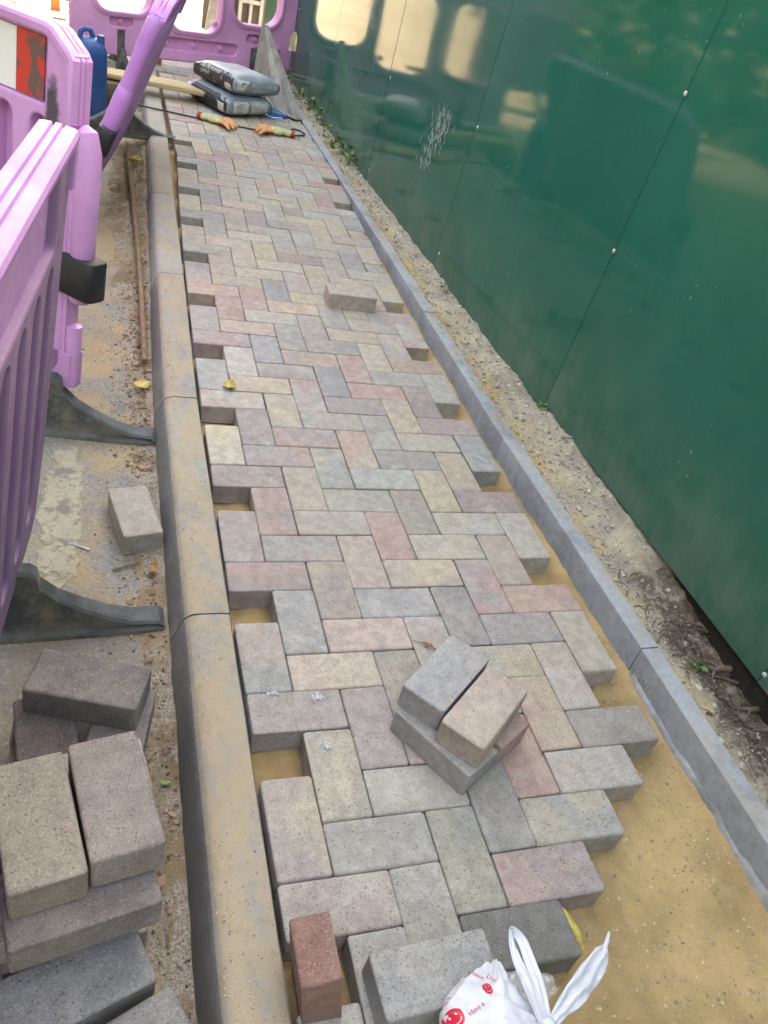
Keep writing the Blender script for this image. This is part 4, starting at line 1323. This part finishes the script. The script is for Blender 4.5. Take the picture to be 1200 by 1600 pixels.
# beyond the barrier: sunlit road furniture
tr = empty('timber_post', 'orange timber post with a dark cross rail standing in the sunlit road', 'post', (-0.66, 7.75, ROAD_Z))
MB().box((0, 0, 0.5), (0.075, 0.06, 1.0)).obj('upright', M['orange'], tr)
MB().box((0.13, 0.03, 0.10), (0.24, 0.03, 0.035)).obj('cross_rail', M['timber_old'], tr)
MB().box((0.135, 0.0, 0.04), (0.06, 0.03, 0.08)).obj('leg', M['purple'], tr)
dk = empty('dark_gate', 'dark brown board gate with a grey steel frame standing behind the far barrier', 'gate', (1.02, 8.45, ROAD_Z), (0, 0, rad(12)))
for k in range(5):
    MB().box((-0.30 + 0.165 * k, 0, 0.65), (0.158, 0.03, 1.3)).obj('plank', M['darkwood'], dk)
mb = MB()
for x in (-0.03, 0.19): mb.box((x, -0.05, 0.65), (0.035, 0.03, 1.3))
for z in (0.30, 0.62, 0.95): mb.box((0.08, -0.05, z), (0.185, 0.026, 0.035))
mb.box((0.08, -0.05, 0.15), (0.03, 0.026, 0.26))
mb.obj('steel_frame', M['steel'], dk)
sl = MB().box((0, 0, 0.7), (0.10, 0.04, 1.45)).obj('slate_plank', M['steel'], None, None, (0.70, 8.1, ROAD_Z - 0.0), (0, rad(6), 0))
tag(sl, 'dark grey plank standing upright beside the brown board gate', 'plank')

# leaf rows added out of view to darken hoarding reflections and block side light
hd = MB()
rh = random.Random(9)
def blocker_leaf(x, y, z):
    a = rh.uniform(0, 6.28); s_ = rh.uniform(0.12, 0.30)
    u = Vector((cos(a), sin(a), rh.uniform(-0.6, 0.6))) * s_; w = Vector((-sin(a), cos(a), rh.uniform(-1, 1))) * s_
    c = Vector((x, y, z + ROAD_Z))
    hd.add([c - u, c - w * 0.5, c + u, c + w * 0.5], [(0, 1, 2, 3)])
for k in range(15000):
    y = rh.uniform(-16, 15.5); h = 5.2 + 0.5 * fbm(0, y, 0, 0.6, 3)
    blocker_leaf(-4.5 + rh.gauss(0, 0.3), y, h * rh.random())
for k in range(5000):
    x = rh.uniform(-5.6, 4.5); h = 4.8 + 0.5 * fbm(x, 0, 3, 0.6, 3)
    blocker_leaf(x, -8.5 + rh.gauss(0, 0.5), h * rh.random())
o = hd.obj('blocker_hedge', M['blocker_hedge']); tag(o, 'tall dark leaf rows added out of view to block side light', 'blocker_hedge', kind='stuff')

# ------------------------------------------------------------------ carrier bag in the foreground
cb = empty('carrier_bag', 'white plastic carrier bag with red smiley print, handles up, on the unfinished course', 'carrier bag', (0.262, -0.605, 0.0))
bm = bmesh.new(); bmesh.ops.create_icosphere(bm, subdivisions=6, radius=1.0)
KNOT = Vector((0.072, -0.012, 0.102)); LOBE = Vector((0.040, 0.098, 0.078))
for v in bm.verts:
    p = v.co.normalized()
    q = Vector((p.x * 0.074 - 0.004, p.y * 0.088 - 0.004, 0.030 + (p.z * 0.5 + 0.5) * 0.088))
    tk = max(0.0, p.dot(Vector((0.66, -0.05, 0.75)).normalized()) - 0.70) / 0.30
    tl = max(0.0, p.dot(Vector((0.45, 0.80, 0.40)).normalized()) - 0.66) / 0.34
    q = q.lerp(KNOT, tk * tk * 0.9)
    q = q.lerp(LOBE, tl ** 1.6 * 0.85)
    # folds run out from the two gathered ends
    d1 = q - KNOT; a1 = math.atan2(d1.y, d1.x); r1_ = Vector((d1.x, d1.y)).length
    d2 = q - LOBE; a2 = math.atan2(d2.x, -d2.y); r2_ = Vector((d2.x, d2.y)).length
    w1 = math.exp(-(r1_ / 0.075) ** 2); w2 = math.exp(-(r2_ / 0.07) ** 2)
    fold = 0.0048 * w1 * sin(a1 * 13 + 2.0 * fbm(q.x, q.y, 1, 14, 2)) * min(1, r1_ / 0.02) + 0.0045 * w2 * sin(a2 * 15 + 2 * fbm(q.x, q.y, 4, 14, 2)) * min(1, r2_ / 0.02)
    crease = 1 - abs(fbm(q.x * 1.2 + 3, q.y * 1.2, q.z, 16, 3)) * 2.2
    soft = 0.006 * fbm(q.x, q.y, q.z, 12, 2) + 0.0035 * max(0, crease) ** 3
    q += p * (fold + soft)
    q.z = max(q.z, 0.002)
    v.co = q
me = bpy.data.meshes.new('bag_body'); bm.to_mesh(me); bm.free(); me.shade_smooth(); me.materials.append(M['bag'])
bag = link(bpy.data.objects.new('bag_body', me), cb)
btree = bvh_of(bag)
def ribbon(pts, widths, name, nrm_hint=(0, -0.3, 1), folds=3, thick=0.0012):
    pts = [Vector(p) for p in pts]
    # catmull-rom resample
    out = []; ws = []
    for i in range(len(pts) - 1):
        p0 = pts[max(i - 1, 0)]; p1 = pts[i]; p2 = pts[i + 1]; p3 = pts[min(i + 2, len(pts) - 1)]
        for k in range(8):
            t = k / 8
            out.append(0.5 * ((2 * p1) + (p2 - p0) * t + (2 * p0 - 5 * p1 + 4 * p2 - p3) * t * t + (-p0 + 3 * p1 - 3 * p2 + p3) * t ** 3))
            ws.append(widths[i] + (widths[i + 1] - widths[i]) * t)
    out.append(pts[-1]); ws.append(widths[-1])
    m = 9
    vs = []; fs = []
    hint = Vector(nrm_hint)
    for i, p in enumerate(out):
        t = (out[min(i + 1, len(out) - 1)] - out[max(i - 1, 0)]).normalized()
        s = t.cross(hint).normalized(); nn = s.cross(t)
        for k in range(m):
            f = k / (m - 1) * 2 - 1
            ruff = 0.22 * ws[i] * sin(f * pi * folds + 0.6 * sin(i * 0.5)) + 0.1 * ws[i] * fbm(f * 2, i * 0.12, 0, 2, 2)
            vs.append(p + s * f * ws[i] + nn * ruff)
    for i in range(len(out) - 1):
        for k in range(m - 1):
            a = i * m + k
            fs.append((a, a + 1, a + m + 1, a + m))
    mb = MB().add(vs, fs)
    o = mb.obj(name, M['bag'], cb, smooth=80)
    sm = o.modifiers.new('sheet', 'SOLIDIFY'); sm.thickness = thick
    return o
ribbon([(0.066, -0.010, 0.105), (0.056, 0.035, 0.125), (0.050, 0.075, 0.128), (0.056, 0.107, 0.125), (0.068, 0.122, 0.115), (0.080, 0.108, 0.108), (0.083, 0.072, 0.106), (0.081, 0.03, 0.106), (0.078, -0.012, 0.10)],
       [0.007, 0.0105, 0.008, 0.005, 0.0055, 0.0085, 0.0105, 0.010, 0.007], 'handle', (0.15, -0.35, 1), 2)
ribbon([(0.078, -0.012, 0.104), (0.100, 0.002, 0.110), (0.128, 0.017, 0.112), (0.168, 0.040, 0.110), (0.206, 0.066, 0.106), (0.219, 0.078, 0.105), (0.236, 0.096, 0.106)],
       [0.006, 0.011, 0.0165, 0.018, 0.013, 0.0035, 0.0022], 'handle', (0, -0.3, 1), 2)
MB().ico((0.076, -0.012, 0.104), 0.011, (1.2, 1, 0.9), None, 0.25).obj('knot', M['bag'], cb, smooth=70)
# red print laid on the bag
def smiley(r):
    mb = MB(); n = 20
    mb.add([(r * cos(2 * pi * k / n), r * sin(2 * pi * k / n), 0) for k in range(n)], [tuple(range(n))])
    return mb.mesh('print')
def dot(r, x, y):
    mb = MB(); n = 10
    mb.add([(x + r * cos(2 * pi * k / n), y + r * 1.3 * sin(2 * pi * k / n), 0) for k in range(n)], [tuple(range(n))])
    return mb.mesh('print')
def smile(r):
    mb = MB(); n = 10
    for k in range(n + 1):
        a = pi * 1.15 + pi * 0.7 * k / n
        mb.v += [(r * 0.58 * cos(a), r * 0.58 * sin(a), 0), (r * 0.68 * cos(a), r * 0.68 * sin(a), 0)]
    for k in range(n): mb.f.append((2 * k, 2 * k + 1, 2 * k + 3, 2 * k + 2))
    return mb.mesh('print')
def on_bag(me, x, y, rot, mat, off, sub=0, name='red_print'):
    fr = Matrix.Translation((x, y, 0.1)) @ Matrix.Rotation(rot, 4, 'Z')
    return project(me, fr, (0, 0, -1), btree, off, name, mat, cb, sub)
for (x, y, r, rot, face) in ((-0.062, 0.024, 0.0135, 0.3, True), (-0.088, 0.012, 0.012, 0.5, False), (-0.002, 0.050, 0.0085, 0.2, True)):
    on_bag(smiley(r), x, y, rot, M['red_print'], 0.0007, 3)
    if face:
        for dx in (-0.32, 0.32):
            on_bag(dot(r * 0.11, dx * r, 0.26 * r), x, y, rot, M['white_print'], 0.0014)
        on_bag(smile(r), x, y, rot, M['white_print'], 0.0014)
on_bag(text_mesh('Have a', 0.0095), -0.066, 0.049, 0.55, M['red_print'], 0.0008, 2, 'lettering')
on_bag(text_mesh('Nice Day', 0.0095), 0.004, 0.070, -0.5, M['red_print'], 0.0008, 2, 'lettering')
on_bag(text_mesh('Have a', 0.0095), -0.030, 0.026, 0.35, M['red_print'], 0.0008, 2, 'lettering')

# crumpled clear wrapper behind the bag
bm = bmesh.new(); bmesh.ops.create_grid(bm, x_segments=16, y_segments=16, size=0.034)
for v in bm.verts:
    x, y = v.co.x, v.co.y
    v.co.z = 0.016 + 0.022 * abs(fbm(x, y, 2.0, 38, 2)) + 0.010 * fbm(x, y, 5, 75, 2)
    v.co.x += 0.008 * fbm(x, y, 8, 40, 2); v.co.y += 0.008 * fbm(x, y, 11, 40, 2)
me = bpy.data.meshes.new('clear_wrapper'); bm.to_mesh(me); bm.free(); me.materials.append(M['clear'])
o = link(bpy.data.objects.new('clear_wrapper', me), None, (0.372, -0.535, 0.003), (0, 0, 0.5))
tag(o, 'crumpled clear plastic wrapper tucked behind the white carrier bag', 'wrapper')

# ------------------------------------------------------------------ leaves, twigs, weeds, grit
def leaf_mesh(L=0.03, W=0.018, curl=0.25, n=7, mat=None, name='leaf', wav=0.0, seed=0):
    mb = MB()
    r_ = random.Random(seed)
    for i in range(n + 1):
        t = i / n
        w = W * (sin(pi * min(1, t * 0.97 + 0.03)) ** 0.8) * (1 + r_.uniform(-0.12, 0.12))
        x = L * (t - 0.5); z = curl * L * (t - 0.5) ** 2 * 2
        mb.v += [(x, -w / 2, z + abs(curl) * W * 0.4 + wav * r_.uniform(-1, 1)), (x, 0, z), (x, w / 2, z + abs(curl) * W * 0.4 + wav * r_.uniform(-1, 1))]
    for i in range(n):
        for k in range(2):
            a = i * 3 + k
            mb.f.append((a, a + 1, a + 4, a + 3))
    me = mb.mesh(name); me.shade_smooth(); me.materials.append(mat or M['leaf_y'])
    return me
def leaf(label, loc, yaw, me, rx=0.0, ry=0.0, group='fallen leaves'):
    o = bpy.data.objects.new('fallen_leaf', me)
    link(o, None, loc, (rx, ry, yaw))
    s = o.modifiers.new('sheet', 'SOLIDIFY'); s.thickness = 0.0006
    return tag(o, label, 'leaf', group)
leaf('small pale yellow leaf lying on the laid pavers near the kerb', (0.106, 1.318, 0.004), rad(70), leaf_mesh(0.055, 0.042, 0.3, 7, M['leaf_y'], seed=2))
leaf('bright yellow leaf lying in the gutter beside the end of the brown rod', (-0.152, 1.437, -0.081), rad(20), leaf_mesh(0.055, 0.05, 0.2, 7, M['leaf_y'], seed=3))
leaf('yellow leaf lying in the gutter at the far end of the brown rod', (-0.112, 3.668, -0.050), rad(60), leaf_mesh(0.08, 0.06, 0.4, 7, M['leaf_y'], seed=4))
leaf('small green leaf lying in the gutter beside the roadside pile', (-0.160, -0.030, -0.088), rad(-12), leaf_mesh(0.026, 0.012, 0.3, 6, M['leaf_g'], seed=5))
leaf('curled orange leaf on a twig lying on the pavers behind the pile', (0.432, 0.205, 0.003), rad(-28), leaf_mesh(0.022, 0.012, 0.6, 6, M['leaf_o'], seed=6))
leaf('long dry yellow leaf hanging over the edge of the last laid pavers', (0.508, -0.452, -0.010), rad(-78), leaf_mesh(0.085, 0.014, -0.3, 10, M['leaf_y'], 'leaf', 0.002, seed=7), rad(20), rad(12))
leaf('dry curled brown leaf in the gutter behind the near barrier foot', (-0.155, 0.56, -0.082), rad(80), leaf_mesh(0.05, 0.018, 0.7, 7, M['leaf_o'], seed=8))

def twig(label, pts, r, mat=None, group='twigs', name='twig'):
    k = len(pts)
    o = MB().tube(pts, [r * (1 - 0.5 * i / (k - 1)) for i in range(k)], 6).obj(name, mat or M['stalk'], smooth=50)
    return tag(o, label, 'twig', group)
twig('thin orange stalk on the pavers beside the pile', [(0.452, 0.185, 0.004), (0.438, 0.205, 0.006), (0.415, 0.215, 0.004), (0.402, 0.222, 0.004)], 0.0016, M['leaf_o'])
twig('brown stick lying on the road in front of the lone paver', [(-0.250, 0.578, -0.094), (-0.215, 0.592, -0.092), (-0.180, 0.607, -0.090)], 0.0035)
twig('pale bent stalk standing in the gutter beside the roadside pile', [(-0.172, -0.335, -0.088), (-0.166, -0.30, -0.075), (-0.158, -0.262, -0.066)], 0.0022)
o = MB().tube([(-0.352, 0.679, -0.0955), (-0.328, 0.667, -0.0955), (-0.304, 0.655, -0.0955)], [0.002, 0.0028, 0.0028], 7).obj('nail', M['bolt']); tag(o, 'small pale screw lying on the worn yellow line', 'screw')
twig('dry stalk in the gutter at the toe of the second barrier foot', [(-0.20, 1.07, -0.092), (-0.165, 1.05, -0.088), (-0.135, 1.025, -0.086)], 0.0025)
# exposed roots in the hollow under the hoarding
rr_ = random.Random(21)
for k, (y, lab) in enumerate(((0.10, 'thick bare root poking out under the hoarding beside the small green weed'), (0.055, 'pale forked root under the hoarding edge'), (-0.03, 'knotted bare root under the near hoarding panel'), (-0.10, 'grey splintered root nearest the camera under the hoarding'), (0.22, 'thin root in the hollow under the hoarding'), (-0.17, 'buried root end under the near hoarding panel'))):
    pts = []
    x0 = 1.24; yy = y
    for i in range(6):
        x = x0 - 0.026 * i * (1 if k != 4 else 0.7); yy += rr_.uniform(-0.012, 0.016)
        pts.append((x, yy, verge_z(x, yy) + 0.014 + rr_.uniform(-0.004, 0.008)))
    r0 = (0.009, 0.005, 0.007, 0.007, 0.004, 0.005)[k]
    mb = MB().tube(pts, [r0 * (1 - 0.12 * i) * rr_.uniform(0.85, 1.15) for i in range(6)], 8)
    for b_ in range(3):
        q = Vector(pts[1 + b_]); e = q + Vector((-0.035 - 0.02 * rr_.random(), rr_.uniform(-0.05, 0.05), rr_.uniform(0.0, 0.012)))
        mb.tube([q, q.lerp(e, 0.5) + Vector((0, 0, 0.006)), e], [r0 * 0.4, r0 * 0.3, r0 * 0.15], 6)
    o = mb.obj('root', M['root'], smooth=60); tag(o, lab, 'root', 'bare roots under the hoarding')

mb = MB(); r_ = random.Random(77)
for k in range(420):
    y = r_.uniform(-0.5, 0.42); x = r_.uniform(interp(y, EDGE) + 0.09, hoard_x(y) + 0.02)
    z = verge_z(x, y) + 0.004; a = r_.gauss(0.4, 0.9); L = r_.uniform(0.008, 0.04)
    e = Vector((x + cos(a) * L, y + sin(a) * L, z + r_.uniform(-0.002, 0.010)))
    mb.tube([(x, y, z), ((x + e.x) / 2, (y + e.y) / 2 + 0.003, (z + e.z) / 2 + 0.003), e], r_.uniform(0.0007, 0.0022), 4)
o = mb.obj('root_debris', M['root']); tag(o, 'broken rootlets and bark litter under the hoarding edge', None, None, 'stuff')

def weed(label, loc, n, size, seed):
    root = empty('weed', label, 'weed', loc, (0, 0, seed), 'weeds along the foot of the hoarding')
    r_ = random.Random(seed)
    me = leaf_mesh(size, size * 0.55, 0.35, 6, M['leaf_g'], 'leaf', 0.0, seed)
    st = MB()
    for k in range(n):
        a = r_.uniform(0, 6.28); h = r_.uniform(0.4, 1.3) * size; d = r_.uniform(0.3, 1.0) * size
        tip = Vector((cos(a) * d * 0.7, sin(a) * d, h))
        st.tube([(0, 0, -0.01), tip * 0.6, tip], [0.0018, 0.0014, 0.001], 5)
        o = bpy.data.objects.new('leaf', me)
        s = r_.uniform(0.6, 1.15)
        link(o, root, tip + Vector((cos(a), sin(a), 0.2)) * size * 0.3 * s, (r_.uniform(-0.4, 0.4), r_.uniform(-0.6, 0.1), a))
        o.scale = (s, s, s)
    st.obj('stem', M['leaf_g'], root)
    return root
WL = [((1.120, 0.085, 0.0), 6, 0.020, 'tiny bright green weed by the bare roots under the near hoarding panel'),
      ((1.115, 3.98, 0.015), 8, 0.05, 'leafy weed at the hoarding foot beside the spilt sand on the verge'),
      ((1.110, 4.18, 0.015), 9, 0.06, 'bushy weed at the hoarding foot just beyond the spilt sand'),
      ((1.120, 4.42, 0.015), 7, 0.055, 'bright weed with a raised leaf at the hoarding foot opposite the bar hook'),
      ((1.105, 4.66, 0.015), 7, 0.05, 'low weed at the hoarding foot opposite the gloves'),
      ((1.105, 4.92, 0.015), 8, 0.055, 'spreading weed at the hoarding foot opposite the tip of the grey board'),
      ((1.100, 5.2, 0.015), 8, 0.055, 'weed at the hoarding foot beside the middle of the grey board'),
      ((1.095, 5.55, 0.015), 8, 0.06, 'weed at the hoarding foot in front of the far barrier'),
      ((1.085, 5.95, 0.015), 8, 0.06, 'last weed at the hoarding foot under the end of the far barrier'),
      ((1.150, 2.20, 0.015), 5, 0.028, 'small weed in the rubble near the second hoarding joint'),
      ((1.175, 1.22, 0.015), 5, 0.022, 'small weed at the notch under the first hoarding joint')]
for k, (loc, n, s, lab) in enumerate(WL):
    weed(lab, (loc[0], loc[1], verge_z(loc[0], loc[1])), n, s, 30 + k)

def scatter(name, fn, count, rmin, rmax, mat, seed, flat=0.7, bury=0.35):
    r_ = random.Random(seed)
    mb = MB()
    global random_state
    for k in range(count):
        q = fn(r_)
        if q is None: continue
        x, y, z = q
        r = rmin * (rmax / rmin) ** (r_.random() ** 2.0)
        rot = Matrix.Rotation(r_.uniform(0, 6.28), 3, 'Z') @ Matrix.Rotation(r_.uniform(-0.5, 0.5), 3, 'X')
        mb.ico((x, y, z + r * flat * (0.5 - bury)), r, (r_.uniform(0.75, 1.25), r_.uniform(0.6, 1.0), flat * r_.uniform(0.7, 1.1)), rot, 0.22)
    o = mb.obj(name, mat)
    return tag(o, None, None, None, 'stuff')
def f_sand(r_):
    y = r_.uniform(-0.75, 0.35); x = r_.uniform(0.30, 0.965)
    return (x, y, sand_z(x, y))
tag(scatter('sand_grit', f_sand, 6000, 0.0008, 0.0042, M['grit'], 1), 'loose grit lying on the bedding sand')
def f_verge(r_):
    y = -0.7 + 6.6 * r_.random() ** 1.35; a = interp(y, EDGE) + 0.052; x = r_.uniform(a, hoard_x(y) - 0.004)
    if y < 0.6 and x > a + 0.08 and r_.random() < 0.6: return None
    return (x, y, verge_z(x, y))
tag(scatter('gravel', f_verge, 9000, 0.0016, 0.0095, M['gravel'], 2), 'crushed stone along the foot of the hoarding')
def f_edge_sand(r_):
    y = r_.uniform(0.2, 4.2); x = interp(y, EDGE) + 0.02 + 0.045 * r_.random()
    return (x, y, interp(y, EDGE_Z) + 0.0005)
tag(scatter('spilt_sand', f_edge_sand, 2600, 0.0008, 0.003, M['sand'], 3), 'sand spilt on the top of the edging kerb')
def f_gut(r_):
    y = r_.uniform(-0.55, 4.2); k = interp(y, KERB) - 0.132
    x = k - abs(r_.gauss(0, 0.07)); 
    return (x, y, max(gut_z(x, y), ROAD_Z))
tag(scatter('road_chips', f_gut, 5200, 0.0009, 0.0048, M['chips'], 4), 'grit and dirt crumbs in the gutter')
def f_road(r_):
    y = r_.uniform(-0.4, 2.6); x = r_.uniform(-0.62, -0.15)
    return (x, y, ROAD_Z)
tag(scatter('road_grit', f_road, 2600, 0.0008, 0.0032, M['grit'], 5), 'scattered grit on the road')
def f_spill(r_):
    i = r_.choice((8, 7, 6, 5, 4)); j = i - 8
    x = (i + 0.2 + 0.8 * r_.random()) * 0.1 + 0.095; y = (j + r_.random()) * 0.1
    x = min(x, (i + 2) * 0.1 - 0.004 - abs(r_.gauss(0, 0.03)))
    return (x, y, 0.0004)
tag(scatter('spilt_grains', f_spill, 1100, 0.0005, 0.0018, M['grit'], 12), 'sand grains spilt on the last laid pavers')
def f_kerbsand(r_):
    y = r_.uniform(-0.6, 2.1); x = interp(y, KERB) - 0.095 * r_.random() ** 0.8 - 0.005
    if fbm(x * 2, y, 0, 5, 3) < -0.05: return None
    return (x, y, 0.0003)
tag(scatter('kerb_sand', f_kerbsand, 3600, 0.0006, 0.0022, M['grit'], 6), 'loose sand grains on the kerb top')
# leaf litter flakes in the gutter
mb = MB(); r_ = random.Random(8)
for k in range(1100):
    y = r_.choice((r_.uniform(0.95, 4.2), r_.uniform(-0.3, 4.2), r_.gauss(1.75, 0.35))); kx = interp(y, KERB) - 0.135
    x = kx - abs(r_.gauss(0, 0.045)); z = max(gut_z(x, y), ROAD_Z) + 0.003
    a = r_.uniform(0, 6.28); s = 0.0025 + 0.010 * r_.random() ** 2.5
    u = Vector((cos(a), sin(a), r_.uniform(-0.5, 0.5))) * s; w = Vector((-sin(a), cos(a), r_.uniform(-0.5, 0.5))) * s * r_.uniform(0.3, 0.8)
    c = Vector((x, y, z + 0.002))
    mb.add([c - u, c - w, c + u, c + w], [(0, 1, 2, 3)])
o = mb.obj('leaf_litter', M['litter']); tag(o, 'broken dry leaf litter in the gutter', None, None, 'stuff')

# specks of white fluff on the near pavers
for k, (x, y, lab) in enumerate(((0.052, 0.098, 'wisp of white fluff at the joint of the mauve paver beside the kerb'), (0.148, 0.080, 'tuft of pale fluff on the right half of the mauve paver beside the kerb'), (0.141, -0.040, 'white fluff on the blue grey paver next to the sand gap'))):
    mb = MB(); r_ = random.Random(50 + k)
    for i in range(60):
        c = Vector((x + r_.gauss(0, 0.006), y + r_.gauss(0, 0.0045), 0.0015 + 0.0025 * r_.random()))
        if i < 34: mb.ico(c, r_.uniform(0.0007, 0.0022), (1.4, 1, 0.6), Matrix.Rotation(r_.uniform(0, 3), 3, 'Z'), 0.4)
        else:
            e = c + Vector((r_.gauss(0, 0.006), r_.gauss(0, 0.005), r_.uniform(0, 0.003)))
            mb.tube([c, c.lerp(e, 0.5) + Vector((0.001, -0.001, 0.001)), e], [0.0004, 0.0004, 0.0002], 4, False)
    o = mb.obj('fluff', M['feather']); tag(o, lab, 'fluff', 'white fluff on the pavers')

# worn yellow line on the road
mb = MB(); n = 120
for i in range(n + 1):
    y = 0.50 + 0.62 * i / n
    e = 0.012 * fbm(0, y, 3, 12, 3); e2 = 0.014 * fbm(5, y, 6, 14, 3)
    tap = min(1, i / 14, (n - i) / 10)
    cx = -0.375 + 0.01 * fbm(2, y, 2, 3, 2)
    mb.v += [(cx - 0.052 * tap + e, y, ROAD_Z + 0.003), (cx + 0.052 * tap + e2, y, ROAD_Z + 0.003)]
for i in range(n): mb.f.append((2 * i, 2 * i + 1, 2 * i + 3, 2 * i + 2))
o = mb.obj('road_marking', M['line']); o['kind'] = 'structure'
